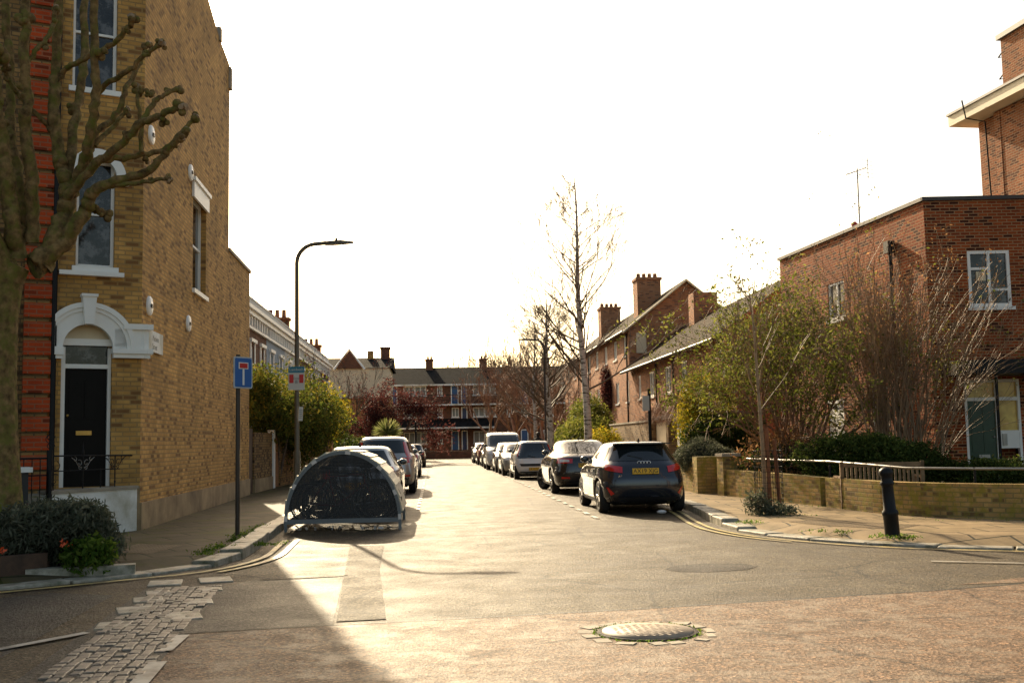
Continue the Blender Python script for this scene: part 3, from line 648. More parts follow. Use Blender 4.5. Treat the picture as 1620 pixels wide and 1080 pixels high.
o=MB(); o.tube([gt.P(0,1.33),gt.P(1.9,1.33)],.016,6); o.tube([gt.P(0,1.08),gt.P(1.9,1.08)],.012,6); o.tube([gt.P(0,.25),gt.P(1.9,.25)],.012,6); o.build('rail',M_black,t)
o=MB()
for i in range(17): o.tube([gt.P(.05+i*.112,.12),gt.P(.05+i*.112,1.33)],.008,5)
o.build('bars',M_black,t)
o=MB(); o.tube([gt.P(1.86,.05),gt.P(1.86,1.45)],.045,8); 
for k in range(4): spiral(o,gt,1.86,1.5+.05*k,.0,.07,5,(-1)**k,k)
spiral(o,gt,1.92,1.0,.03,.1,5,1,1); spiral(o,gt,1.92,1.2,.03,.09,5,-1,2)
o.build('newel',M_black,t)
o=MB(); o.box(-.28,.28,-.25,.25,0,1.0); t=thing('wheelie_bin','dark bin with a pale lid in the shaded garden beside the plane tree','bin',at(12,760,16.2)*1); t.location.z=.12; t.rotation_euler.z=.45
o=MB(); o.prism([(-.25,-.22),(.25,-.22),(.28,.26),(-.28,.26)],0,1.02); o.build('body',M_trim,t,False)
o=MB(); o.box(-.3,.3,-.28,.3,1.02,1.09); o.build('lid',M_whiter,t,False)
o=MB()
for sx in (-.22,.22): o.lathe([(.1,-.03),(.1,.03)],12,(sx,.24,.1),'X'); 
o.build('wheels',M_rubber,t,False)
# garden wall beyond the extension
gw=Face(-5.17,30.95,.012,1); t=thing('garden_wall','old brick garden wall with render base and door under the evergreen','wall',gw.P(0,0))
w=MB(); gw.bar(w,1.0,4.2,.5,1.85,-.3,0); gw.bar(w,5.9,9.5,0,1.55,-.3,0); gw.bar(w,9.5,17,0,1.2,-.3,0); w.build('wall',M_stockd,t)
w=MB(); gw.bar(w,1.0,4.2,0,.5,-.3,.03); w.build('render_base',M_render,t)
w=MB(); gw.bar(w,.05,1.0,0,1.95,-.12,-.05); q=w.build('door',M_woodd,t)
w=MB(); gw.bar(w,4.55,5.85,0,1.9,-.12,-.05); w.build('door',M_orangew,t)
w=MB(); gw.bar(w,4.22,4.5,.1,1.95,-.15,.05); w.build('gate_post',M_white,t)
# ------------------------------------------------------------ left terrace
def townhouse(y0,y1,wm,label,nwin=2,par=M_palewall,x=-8,H=7.1,seed=0):
    t=thing('terraced_house',label,'house',(x,y0,0),group='terrace along the left side of the street')
    F=Face(x,y0,0,1); L=y1-y0; w=MB(); hs=[]
    for i in range(nwin):
        u=L*(i+.5)/nwin
        hs+=[(u-.5,u+.5,1.3,3.0),(u-.5,u+.5,4.1,5.9)]
    F.wall(w,0,L,0,H,hs,dep=.15); w.add([F.P(L,0),F.P(L,0,-8),F.P(L,H,-8),F.P(L,H)],[(0,1,2,3)]); w.add([F.P(0,0,-8),F.P(0,0),F.P(0,H),F.P(0,H,-8)],[(0,1,2,3)])
    w.build('wall',wm,t)
    w=MB(); F.bar(w,0,L-.01,H+.35,H+.8,-.25,0.02); F.bar(w,0,L-.01,H+.8,H+.87,-.27,.06); w.build('parapet',par,t)
    w=MB(); F.bar(w,0,L-.02,H-.55,H-.43,0,.12); F.bar(w,0,L-.02,H+.2,H+.35,0,.35); F.bar(w,0,L-.02,H+.0,H+.2,0,.22)
    for i in range(int(L/.7)): F.bar(w,.3+i*.7,.42+i*.7,H-.43,H,0,.16)
    w.build('cornice',M_white,t)
    w=MB(); w.add([F.P(0,H+.3),F.P(L,H+.3),F.P(L,H+.3,-8),F.P(0,H+.3,-8)],[(0,1,2,3)]); w.build('roof',M_slate,t)
    for h in hs:
        q=F.window(t,h,dep=.12,tr=(.5,),fw=.07,gmat=M_glassf); k=MB(); F.bar(k,h[0]-.14,h[0],h[2],h[3]+.12,0,.05); F.bar(k,h[1],h[1]+.14,h[2],h[3]+.12,0,.05); F.bar(k,h[0]-.25,h[1]+.25,h[3]+.12,h[3]+.27,0,.12); k.build('surround',M_white,q)
    return t
for a in ((42,53,M_farb,'brown brick house of the left terrace just past the side extension',4),(53,59.4,M_bluegrey,'blue grey rendered house in the left terrace',2),(59.4,65.8,M_palewall,'pale cream rendered house in the left terrace behind the lamp post',2),(65.8,72,M_farb,'brick house between two pale houses of the left terrace',2),(72,78,M_palewall,'second pale house further along the left terrace',2),(78,84,M_farb,'last brick house at the end of the left terrace',2)): townhouse(*a)
for y,lb in ((65.8,'brick chimney stack rising above the pale cream house'),(84,'brick chimney stack at the far end of the left terrace')):
    w=MB(); w.box(-10,-8.6,y-.4,y+.4,7.4,8.9); w.box(-10.08,-8.52,y-.48,y+.48,8.9,9.05); o=w.build('chimney_stack',M_redb); tag(o,lb,'chimney')
    w=MB(); [w.lathe([(.14,0),(.12,.5)],10,(-9.7+.4*i,y,9.05)) for i in range(3)]; w.build('pots',M_redb2,o)
# brick gate pier with stone cap and low front walls
w=MB(); w.box(-5.3,-4.4,47.5,48.3,.12,1.85); o=w.build('gate_pier',M_redb2); tag(o,'orange brick gate pier with pale cap behind the bike shelter','gate pier'); w=MB(); w.box(-5.36,-4.34,47.4,48.4,1.85,1.98); w.build('cap',M_stone,o)
w=MB(); w.box(-5.2,-4.9,49,84,.1,1.0); tag(w.build('front_garden_wall',M_whiter),'low pale front garden wall along the left terrace','wall')
# ------------------------------------------------------------ end house (left) and far block
t=thing('end_house','pale upper walled gabled house closing the far left of the street','house',(-6,97,0))
F=Face(-9.5,97,1,0); w=MB(); F.wall(w,0,5.6,0,5.6,[(3.6,4.6,3.6,4.8)],dep=.15); w.box(-9.5,-3.9,97.35,105,0,5.6); w.build('wall',M_stock,t)
w=MB(); F.bar(w,0,5.6,5.6,8.2,-8,.05); F.bar(w,0,5.6,5.5,5.62,0,.2); w.build('upper_wall',M_cream,t)
w=MB(); w.add([(-9.8,96.8,8.1),(-3.6,96.8,8.1),(-3.6,105,8.1),(-9.8,105,8.1),(-9.8,100.5,9.3),(-3.6,100.5,9.3)],[(0,1,5,4),(3,4,5,2),(0,4,3),(1,2,5)]); w.build('roof',M_slate,t)
w=MB(); w.add([(-8.6,96.7,8.1),(-6.2,96.7,8.1),(-7.4,96.7,9.7),(-8.6,100,8.1),(-6.2,100,8.1),(-7.4,100,9.7)],[(0,1,2),(1,4,5,2),(0,2,5,3)]); w.build('gable',M_farb,t)
w=MB(); w.tube([(-8.75,96.62,8.0),(-7.4,96.62,9.8),(-6.05,96.62,8.0)],.1,4); w.build('bargeboard',M_white,t)
w=MB(); w.box(-4.8,-4.0,100,101,8.4,10.1); w.box(-4.87,-3.93,99.9,101.1,10.1,10.25); w.build('chimney',M_farb,t)
w=MB(); w.box(-6.0,-5.5,100,101,8.4,9.9); w.build('chimney',M_stock,t)
F.window(t,(3.6,4.6,3.6,4.8),mul=(.5,),gmat=M_glassf)
FY=115; x0=-14.5; x1=14.6
t=thing('far_apartment_block','long red brick block of flats with dark tiled roofs closing the street','building',(0,FY,0))
F=Face(x0,FY,1,0); w=MB(); hs=[]; wins=[]; doors=[]
for k in range(-2,2):
    b=7.3*k-x0
    for (a,c) in ((-2.0,-.79),(4.1,5.3)):
        if k>-2 or a>0: wins+= [(b+a,b+c,1.35,2.6),(b+a,b+c,4.1,5.1)]
        if k>-2 or a>0: wins.append((b+a,b+c,6.4,7.4))
    wins+= [(b+.34,b+.9,1.35,2.6),(b+.34,b+.9,4.1,5.1),(b+.34,b+.9,6.4,7.4),(b+1.85,b+2.6,4.1,5.1)]
    doors+= [(b+1.8,b+2.55,.68,2.7,0),(b+2.87,b+3.47,.68,2.7,1),(b+2.87,b+3.47,3.7,5.15,1),(b+1.8,b+2.55,5.5,7.45,0),(b+2.87,b+3.47,5.5,7.45,0)]
wins=[h for h in wins if h[0]>.2 and h[1]<x1-x0-.2]; doors=[h for h in doors if h[0]>.2 and h[1]<x1-x0-.2]
F.wall(w,0,x1-x0,0,7.6,wins+[d[:4] for d in doors],dep=.15)
w.box(x0,x1,FY+.5,FY+9,0,7.55)
w.add([(x1,FY-.3,7.6),(x1,FY+9,7.6),(x1,FY+4.4,9.6)],[(0,1,2)])
w.build('wall',M_farb,t)
w=MB(); w.add([(x0,FY-.5,7.55),(x1+.2,FY-.5,7.55),(x1+.2,FY+4.4,9.62),(x0,FY+4.4,9.62),(x0,FY+9.4,7.55),(x1+.2,FY+9.4,7.55)],[(0,1,2,3),(3,2,5,4)])
w.add([(x0,FY-2.2,3.0),(6.2,FY-2.2,3.0),(6.2,FY-.02,3.95),(x0,FY-.02,3.95)],[(0,1,2,3)]); w.add([(6.2,FY-2.2,3.0),(6.2,FY-.02,3.0),(6.2,FY-.02,3.95)],[(0,1,2)])
w.build('roof',M_slate,t)
w=MB(); w.box(x0,x1+.2,FY-.56,FY-.5,7.4,7.56); w.box(x0,6.25,FY-2.28,FY-2.2,2.88,3.04); w.box(x0,x1,FY-1.2,FY,5.3,5.45); w.build('fascia',M_whiter,t)
w=MB(); w.box(x0,x1,FY-1.2,FY-1.16,6.35,6.41)
for i in range(200): w.box(x0+i*.145,x0+i*.145+.03,FY-1.19,FY-1.17,5.45,6.36)
w.build('balcony_railing',M_black,t)
for i,h in enumerate(wins): F.window(t,h,dep=.1,mul=(.5,),fw=.09,gmat=M_glassf)
for h in doors:
    w=MB(); a,b,c,e_=h[:4]; F.bar(w,a,b,c,e_,-.15,-.08); q=w.build('door',(M_doorbl,M_doorn)[h[4]],t)
    w=MB(); F.bar(w,a-.02,a+.08,c,e_,-.1,.02); F.bar(w,b-.08,b+.02,c,e_,-.1,.02); F.bar(w,a+.08,b-.08,e_-.1,e_,-.1,.02); w.build('door_frame',M_white,q)
for xx in (-14,-6.9,-.5,5.35,12.2):
    w=MB(); w.box(xx-.35,xx+.45,FY+3.6,FY+5,8.6,10.35); w.box(xx-.42,xx+.52,FY+3.5,FY+5.1,10.35,10.5); q=w.build('chimney',M_farb,t)
    w=MB(); [w.lathe([(.12,0),(.1,.35)],8,(xx-.1+.35*i,FY+4.3,10.5)) for i in range(2)]; w.build('chimney_pot',M_redb2,q)
# ------------------------------------------------------------ right flat roofed block
t=thing('flat_roofed_house','red brown brick flat roofed corner building with green front door','building',(11.75,25,0))
fr=Face(11.75,25,.9965,-.0835); sf=Face(11.0,33.62,.75,-8.62)
w=MB(); wf=(.97,1.97,4.43,5.77); df=(.72,2.02,.55,2.70)
fr.wall(w,0,9,.0,7.0,[wf,df],dep=.12); SL=8.652
sw=[(3.3,4.35,4.7,5.75),(5.6,6.5,1.35,2.7),(3.0,4.0,.55,2.35)]
sf.wall(w,0,SL,0,7.0,sw,dep=.1)
q=sf.P(0,0); w.add([q,(q[0]+9,q[1],0),(q[0]+9,q[1],7),(q[0],q[1],7)],[(0,1,2,3)])
w.build('wall',M_redb,t)
w=MB(); fr.bar(w,-.05,9,7.0,7.09,-.3,.06); sf.bar(w,-.05,SL-.0,7.001,7.088,-.3,.06); w.build('coping',plain('dark_coping',(.05,.04,.033),.5),t)
w=MB(); w.add([sf.P(0,6.9),sf.P(SL,6.9),fr.P(9,6.9),(21,33.6,6.9)],[(0,1,2,3)]); w.build('roof',M_lead,t)
w=MB(); fr.bar(w,-.02,.7,0,.72,0,.03); fr.bar(w,2.05,9,0,.72,0,.03); w.build('plinth',M_black,t)
q=fr.window(t,wf,dep=.05,mul=(.5,),tr=((.68,0,.5),(.3,.5,1)),fw=.075)
w=MB(); fr.bar(w,wf[0]+.2,wf[0]+.42,wf[2]+.62,wf[2]+.84,-.06,-.02); vv=w.build('vent',M_cream,q)
w=MB(); a,b,c,e_=df
fr.bar(w,a,a+.06,c,e_,-.12,.0); fr.bar(w,b-.06,b,c,e_,-.12,0); fr.bar(w,a+.06,b-.06,e_-.07,e_,-.12,-.0); fr.bar(w,1.44,1.52,c,e_-.07,-.12,-.0); fr.bar(w,a+.06,1.44,2.2,2.28,-.12,-.01); fr.bar(w,1.52,b-.06,2.2,2.28,-.12,-.01); fr.bar(w,1.52,b-.06,1.08,1.5,-.12,-.01); w.build('door_frame',M_white,t)
w=MB(); fr.bar(w,a+.06,1.44,c,2.2,-.12,-.05)
for (x_,y_,z_,k_) in ((.86,1.08,1.75,2.08),(1.14,1.36,1.75,2.08),(.86,1.08,1.0,1.65),(1.14,1.36,1.0,1.65)): fr.bar(w,x_,y_,z_,k_,-.05,-.038)
d=w.build('door',M_doorg,t); w=MB(); fr.bar(w,1.0,1.26,.86,.94,-.038,-.025); w.build('letterbox',M_steel,d); w=MB(); w.ball(fr.P(1.38,1.35,-.03),.03,5); w.build('handle',M_steel,d)
w=MB(); fr.bar(w,a+.06,1.44,2.28,e_-.07,-.1,-.07); w.build('fanlight',M_glassw,t)
w=MB(); fr.bar(w,1.52,b-.06,2.28,e_-.07,-.1,-.07); fr.bar(w,1.52,b-.06,1.5,2.2,-.1,-.07); w.build('side_light',M_glassw,t)
w=MB(); fr.bar(w,1.56,1.66,1.15,1.42,-.01,.03); w.build('intercom',M_steel,t)
w=MB(); fr.bar(w,.2,4,2.78,3.1,.0,1.1); w.build('canopy',M_black,t)
w=MB(); w.tube([fr.P(1.06,.1,1.0),fr.P(1.06,2.78,1.0)],.035,8); w.build('canopy_post',M_black,t)
w=MB(); fr.bar(w,.6,2.3,0,.5,.0,1.2); w.build('doorstep',M_stone,t)
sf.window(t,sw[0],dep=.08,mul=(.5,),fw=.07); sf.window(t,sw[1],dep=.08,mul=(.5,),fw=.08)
w=MB(); sf.bar(w,3.0,4.0,.55,2.35,-.1,-.03); sf.bar(w,2.95,4.05,2.35,2.45,-.1,.02); w.build('side_door',M_white,t)
w=MB(); w.tube([sf.P(7.12,.2,.08),sf.P(7.12,6.3,.08)],.05,8); sf.bar(w,7.0,7.24,6.0,6.3,.02,.2); w.build('drainpipe',M_black,t)
# aerial
p=sf.P(5.23,7.09,-.1); t=thing('tv_aerial','thin television aerial on a mast above the flat roof','aerial',p)
w=MB(); w.tube([(0,0,-.5),(0,0,1.55)],.02,6); w.build('mast',M_steel,t,False)
w=MB(); w.tube([(-.35,-.1,1.38),(.3,.1,1.62)],.014,5)
for i in range(9): k=-.35+.065*i; w.tube([(k,-.12,1.38+.0*i+(k+.35)*.37),(k,.12,1.38+(k+.35)*.37)],.006,4)
for i in range(5): w.tube([(.1,-.1,1.35+.11*i),(.55,.1,1.32+.11*i)],.006,4)
w.tube([(.3,0,1.3),(.3,0,1.85)],.01,4); w.build('antenna',M_steel,t,False)
w=MB(); w.lathe([(.09,0),(.09,.12),(.03,.18)],10,sf.P(4.9,7.08,-.12)); tag(w.build('roof_alarm',M_redfl),'small round red fitting on the flat roof edge beside the aerial','fitting')
# tall block
t=thing('tall_brick_block','tall brick block with deep white eaves rising behind the flat roof','building',(16.94,32,0))
tf=Face(16.94,32,1.05,-12); w=MB(); tf.wall(w,0,12,0,11,[]); tn=Face(30,33.2,-13.06,-1.2); w.add([(29,32.9,0),(16.94,32,0),(16.94,32,11),(29,32.9,11)],[(0,1,2,3)]); tf.bar(w,1.0,1.3,0,11,0,.14)
tf.bar(w,1.3,12,0,11,-.1,.12); w.build('wall',M_tower,t)
w=MB(); tf.bar(w,-.6,12.5,11.03,11.36,-11,.64); w.build('eaves',M_cream,t)
w=MB(); tf.bar(w,-.64,12.5,11.36,11.43,-11,.69); w.build('roof',M_lead,t)
w=MB(); tf.bar(w,.25,2.4,11.5,13.6,-2.2,-.75); w.build('chimney',M_tower,t)
w=MB(); tf.bar(w,.15,2.5,13.6,13.75,-2.3,-.65); w.build('chimney_cap',M_lead,t)
w=MB(); w.lathe([(.14,0),(.12,.6)],10,tf.P(1.2,13.75,-1.2)); w.build('chimney_pot',M_redb2,t)
for z in (11.7,12.5,13.2): w=MB(); w.tube([tf.P(.25,z+.15,-.9),tf.P(-.2,z,-.95),tf.P(-.1,z,-1.2),tf.P(.25,z,-1.3)],.025,5); w.build('rung',M_black,t)
w=MB(); w.tube([tf.P(.45,11.55,.8),tf.P(.45,11.0,.70),tf.P(.5,10.9,.1),tf.P(.55,8,.06),tf.P(.9,6.5,.06)],.025,5); w.build('cable',M_black,t)
# ------------------------------------------------------------ right row: gabled house and lower house
HX=10.6
def Yof(px): return HX/((px-810)/1728+.0724)
def wins_at(F,y0,pxs,z0,z1,wd=1.0): return [(y0-Yof(p)-wd/2,y0-Yof(p)+wd/2,z0,z1) for p in pxs]
t=thing('gabled_house','long brick house with a tall brick gable and two chimneys on the right','house',(HX,58.5,0))
F=Face(HX,88,0,-1); w=MB(); L=29.5
hu=wins_at(F,88,(933,945.5,960,975.5),6.05,7.15,1.1)+wins_at(F,88,(991,),6.05,7.15,.8); hm=wins_at(F,88,(934,947,977.5),3.5,4.7,1.1)+wins_at(F,88,(994,),3.5,4.7,.8)+[(2,3.1,6.05,7.15),(6,7.1,6.05,7.15),(2,3.1,3.5,4.7),(6,7.1,3.5,4.7)]; hg=[(14,16.2,.2,2.4),(19,21,.9,2.3),(24,25.5,.2,2.3)]
F.wall(w,0,L,0,7.5,hu+hm+hg,dep=.12)
w.add([(HX,58.5,0),(17,58.5,0),(17,58.5,7.5),(13.8,58.5,10.0),(HX,58.5,7.5)],[(0,1,2,3,4)]); w.add([(HX,88,0),(17,88,0),(17,88,7.5),(13.8,88,10.0),(HX,88,7.5)],[(4,3,2,1,0)])
w.add([(17,58.5,0),(17,88,0),(17,88,7.5),(17,58.5,7.5)],[(0,1,2,3)]); w.build('wall',M_redb2,t)
w=MB(); w.add([(HX-.35,58.2,7.25),(HX-.35,88.2,7.25),(13.8,88.2,10.12),(13.8,58.2,10.12),(17.35,58.2,7.25),(17.35,88.2,7.25)],[(0,3,2,1),(3,4,5,2)]); o=w.build('roof',M_tile,t)
w=MB(); w.tube([(HX-.4,58.18,7.18),(13.8,58.18,10.02),(17.4,58.18,7.18)],.07,4); w.build('bargeboard',M_cream,t)
w=MB(); w.tube([(HX-.38,58.2,7.25),(HX-.38,88,7.25)],.07,6); w.build('gutter',M_black,t)
for y,s_ in ((62.5,.0),(76.5,.0)):
    w=MB(); w.box(11.9,13.3,y,y+1.3,8,10.7); w.box(11.83,13.37,y-.07,y+1.37,10.7,10.85); q=w.build('chimney',M_redb2,t); w=MB(); [w.lathe([(.13,0),(.11,.3)],8,(12.1+.33*i,y+.6,10.85)) for i in range(4)]; w.build('chimney_pots',M_redb2,q)
for h in hu+hm: F.window(t,h,dep=.09,mul=(.5,),fw=.08,gmat=M_glassf)
for h in hg:
    w=MB(); F.bar(w,h[0],h[1],h[2],h[3],-.12,-.08); w.build('ground_floor_door',M_doorb,t)
w=MB(); G=Face(HX,58.5,1,0); G.bar(w,.4,.95,6.1,7.2,-.02,.05); q=w.build('boarded_window',M_cream,t)
for u in (29.1,14.2,9.0):
    w=MB(); w.tube([F.P(u,.3,.07),F.P(u,7.2,.07)],.05,6); w.build('drainpipe',M_black,t)
t=thing('lower_house','lower two storey brick house with tiled roof joined to the gabled house','house',(HX,43,0))
F=Face(HX-.05,58.45,0,-1); L=19.4; w=MB(); hs=wins_at(F,58.45,(1015,),3.5,4.7,.7)+wins_at(F,58.45,(1035,1061.5),3.5,4.7,1.25)+wins_at(F,58.45,(1088,),3.5,4.7,1.1)
F.wall(w,0,L,0,5.35,hs,dep=.1); w.add([(HX-.05,39.05,0),(16.5,39.05,0),(16.5,39.05,5.3),(13.6,39.05,7.5),(HX-.05,39.05,5.35)],[(0,1,2,3,4)]); w.add([(16.5,39.05,0),(16.5,58.4,0),(16.5,58.4,5.3),(16.5,39.05,5.3)],[(0,1,2,3)]); w.build('wall',M_redb2,t)
w=MB(); w.add([(HX-.5,38.8,5.05),(HX-.5,58.45,5.05),(13.6,58.45,7.55),(13.6,38.8,7.55),(16.9,38.8,5.05),(16.9,58.45,5.05)],[(0,3,2,1),(3,4,5,2)]); w.build('roof',M_tile,t)
w=MB(); w.tube([(HX-.52,38.8,5.0),(HX-.52,58.4,5.0)],.07,6); w.build('gutter',M_black,t)
for h in hs: F.window(t,h,dep=.08,mul=(.5,),fw=.08,gmat=M_glassf)
for u in (7.5,11.2):
    w=MB(); w.tube([F.P(u,.3,.07),F.P(u,5,.07)],.05,6); w.build('drainpipe',M_black,t)
w=MB(); w.box(12.9,14.1,53,54.1,6.8,8.65); w.build('chimney',M_redb2,t)
w=MB(); w.box(8.8,9.1,44,54.5,.1,2.15); o=w.build('tall_garden_wall',M_wallb); tag(o,'tall tan brick garden wall in front of the gabled house','wall'); w=MB(); w.box(8.76,9.14,43.98,54.52,2.15,2.22); w.build('coping',M_stone,o)
t=thing('garden_store','low brick outbuilding with pale doors under a mound of brown creeper','outbuilding',(8.9,37,0))
w=MB(); w.box(8.9,11,41.3,41.7,.1,2.2); w.box(8.9,11,36.6,37,.1,2.2); w.box(9.6,11,37,43.9,.1,2.2); w.build('wall',M_wallb,t)
w=MB(); w.box(8.98,9.06,41.7,43.9,.1,2.1); w.build('door',M_cream,t); w=MB(); w.box(9.0,9.08,38.2,40.2,.1,2.0); w.build('door',M_palewall,t)
w=MB(); w.box(8.8,11.2,36.5,44,2.2,2.35); w.build('roof',M_lead,t)
# mossy low garden wall, two lengths with piers
t=thing('mossy_garden_wall','low moss covered brick garden wall curving round the right corner','wall',(7,20,0))
def wallrun(pts,z0,tops,th,mat,name,parent):
    mb=MB(); a=offset(pts,0); b=offset(pts,th); n=len(pts); vs=[]
    for i in range(n): vs+=[(*a[i],z0),(*a[i],tops[i]),(*b[i],tops[i]),(*b[i],z0)]
    fs=[]
    for i in range(n-1):
        k=i*4; fs+=[(k,k+4,k+5,k+1),(k+1,k+5,k+6,k+2),(k+2,k+6,k+7,k+3)]
    fs+=[(0,1,2,3),(n*4-4,n*4-1,n*4-2,n*4-3)]; mb.add(vs,fs); return fixn(mb.build(name,mat,parent))
wa=[(6.66,24.8),(6.85,23.4),(7.05,22.0),(7.3,20.45)]; wb=smoothpoly([(7.34,20.3),(7.42,19.2),(7.6,18.0),(8.1,17.0),(8.9,16.15),(10.2,15.2),(12,14.2),(16,12.6)],5)
wallrun(wa,.1,[.72,.70,.69,.66],.23,M_mossb,'wall',t)
wallrun(wb,.1,[.66]*len(wb),.23,M_mossb,'wall',t)
w=MB(); w.obox((6.78,25.05,.55),(.4,.4,.95),.1); w.build('pier',M_mossb,t)
w=MB(); w.obox((6.78,25.05,1.05),(.46,.46,.07),.1); w.build('pier_cap',M_stone,t)
t=thing('low_front_wall','dark old brick front wall with a pier under the grey green bush','wall',(6.5,28,0))
w=MB(); w.box(6.35,6.6,26.6,38,.1,.85); w.build('wall',M_mossb,t); w=MB(); w.box(6.3,6.85,26.1,26.55,.1,1.0); w.build('pier',M_mossb,t)
sheet('garden_soil',[(6.9,24.9),(7.35,22),(7.6,20.3),(7.75,18.2),(8.4,17.1),(9.2,16.4),(12.1,14.5),(16,13),(16,25),(11.8,25),(10.6,36.4),(6.7,36.4)],.35,M_soil)
# ------------------------------------------------------------ cars
def pch(zs,vs,z):
    zs=np.array(zs,float); vs=np.array(vs,float); i=int(np.clip(np.searchsorted(zs,z)-1,0,len(zs)-2))
    h=np.diff(zs); dlt=np.diff(vs)/h; mm=np.zeros(len(zs)); mm[0]=dlt[0]; mm[-1]=dlt[-1]
    for k in range(1,len(zs)-1):
        mm[k]=0 if dlt[k-1]*dlt[k]<=0 else 2*dlt[k-1]*dlt[k]/(dlt[k-1]+dlt[k])
    t=(z-zs[i])/h[i]; t=min(max(t,0),1)
    return (2*t**3-3*t*t+1)*vs[i]+(t**3-2*t*t+t)*h[i]*mm[i]+(-2*t**3+3*t*t)*vs[i+1]+(t**3-t*t)*h[i]*mm[i+1]
class Car:
    def __init__(s,levels,n0=5.5,n1=3.6):
        s.z=[l[0] for l in levels]; s.a=[l[1] for l in levels]; s.b=[l[2] for l in levels]; s.w=[l[3] for l in levels]; s.n0,s.n1=n0,n1
    def ev(s,z):
        k=min(1,max(0,(z-.6)/.6)); return pch(s.z,s.a,z),pch(s.z,s.b,z),pch(s.z,s.w,z),s.n0+(s.n1-s.n0)*k
    def sidey(s,x,z):
        a,b,w,n=s.ev(z); c=(a+b)/2; h=(b-a)/2; t=min(.999,abs(x-c)/h); return w*(1-t**n)**(1/n)
    def endx(s,y,z,rear=True):
        a,b,w,n=s.ev(z); c=(a+b)/2; h=(b-a)/2; t=min(.999,abs(y)/w); e=h*(1-t**n)**(1/n); return c-e if rear else c+e
    def body(s,name,mat,parent,ax,wr,W):
        zs=[]
        for i in range(len(s.z)-1):
            k=3; zs+= [s.z[i]+(s.z[i+1]-s.z[i])*j/k for j in range(k)]
        zs.append(s.z[-1]); Np=52; mb=MB(); vs=[]
        for z in zs:
            a,b,w,n=s.ev(z); c=(a+b)/2; h=(b-a)/2
            for j in range(Np):
                t=2*math.pi*(j+.5)/Np; cx,sy=math.cos(t),math.sin(t)
                vs.append((c+h*math.copysign(abs(cx)**(2/n),cx),w*math.copysign(abs(sy)**(2/n),sy),z))
        k=len(zs); mb.add(vs,[(i*Np+j,i*Np+(j+1)%Np,(i+1)*Np+(j+1)%Np,(i+1)*Np+j) for i in range(k-1) for j in range(Np)],0,True)
        mb.f.append(list(range(Np))[::-1]); mb.mi.append(0); mb.sm.append(False); mb.f.append(list(range((k-1)*Np,k*Np))); mb.mi.append(0); mb.sm.append(True)
        o=mb.build('body',[mat,M_trim]); ct=MB()
        for x in ax:
            for sg in (-1,1): ct.lathe([(.001,-.17),(wr,-.17),(wr,.17),(.001,.17)],28,(x,sg*(W/2-.12),wr*.93),'Y',1,False)
        c2=ct.build('cut',[mat,M_trim]); fixn(c2)
        md=o.modifiers.new('b','BOOLEAN'); md.object=c2; md.operation='DIFFERENCE'; md.solver='EXACT'
        dg=bpy.context.evaluated_depsgraph_get(); me=bpy.data.meshes.new_from_object(o.evaluated_get(dg)); bpy.data.objects.remove(o); bpy.data.objects.remove(c2)
        me.name='body'; return link('body',me,parent,False)
    def pside(s,mb,q,sg,off=.006,nu=10,nv=5,m=0):   # q: four (x,z) corners: bottom rear, bottom front, top front, top rear
        vs=[]
        for j in range(nv+1):
            v=j/nv
            for i in range(nu+1):
                u=i/nu; x=(q[0][0]*(1-u)+q[1][0]*u)*(1-v)+(q[3][0]*(1-u)+q[2][0]*u)*v; z=(q[0][1]*(1-u)+q[1][1]*u)*(1-v)+(q[3][1]*(1-u)+q[2][1]*u)*v
                vs.append((x,sg*(s.sidey(x,z)+off),z))
        mb.add(vs,[(j*(nu+1)+i,j*(nu+1)+i+1,(j+1)*(nu+1)+i+1,(j+1)*(nu+1)+i) for j in range(nv) for i in range(nu)],m,True)
    def pend(s,mb,q,rear=True,off=.006,nu=12,nv=5,m=0):  # q: (y,z) corners
        vs=[]
        for j in range(nv+1):
            v=j/nv
            for i in range(nu+1):
                u=i/nu; y=(q[0][0]*(1-u)+q[1][0]*u)*(1-v)+(q[3][0]*(1-u)+q[2][0]*u)*v; z=(q[0][1]*(1-u)+q[1][1]*u)*(1-v)+(q[3][1]*(1-u)+q[2][1]*u)*v
                vs.append((s.endx(y,z,rear)+(-off if rear else off),y,z+off*.3))
        mb.add(vs,[(j*(nu+1)+i,j*(nu+1)+i+1,(j+1)*(nu+1)+i+1,(j+1)*(nu+1)+i) for j in range(nv) for i in range(nu)],m,True)
    def pring(s,mb,yf,xd,z0,z1,sg,rear=True,off=.010,nu=14,nv=4,z0b=None,z1b=None,m=0): # lamp wrapping the corner, from y fraction yf to distance xd along the side
        vs=[]
        for j in range(nv+1):
            for i in range(nu+1):
                u=i/nu; za=z0+(z1-z0)*j/nv; zb=(z0b if z0b is not None else z0)+((z1b if z1b is not None else z1)-(z0b if z0b is not None else z0))*j/nv; z=za+(zb-za)*u
                a,b,w,n=s.ev(z); c=(a+b)/2; h=(b-a)/2; t0=math.asin(yf**(n/2)); xs=1-xd/h; t1=math.acos(max(0,xs)**(n/2)); t=t0+(t1-t0)*u
                e=h*abs(math.cos(t))**(2/n); y=w*abs(math.sin(t))**(2/n)
                gx=abs(e/h)**(n-1)/h; gy=abs(y/w)**(n-1)/w; gl=math.hypot(gx,gy); e+=off*gx/gl; y+=off*gy/gl
                vs.append((c-e if rear else c+e,sg*y,z))
        mb.add(vs,[(j*(nu+1)+i,j*(nu+1)+i+1,(j+1)*(nu+1)+i+1,(j+1)*(nu+1)+i) for j in range(nv) for i in range(nu)],m,True)
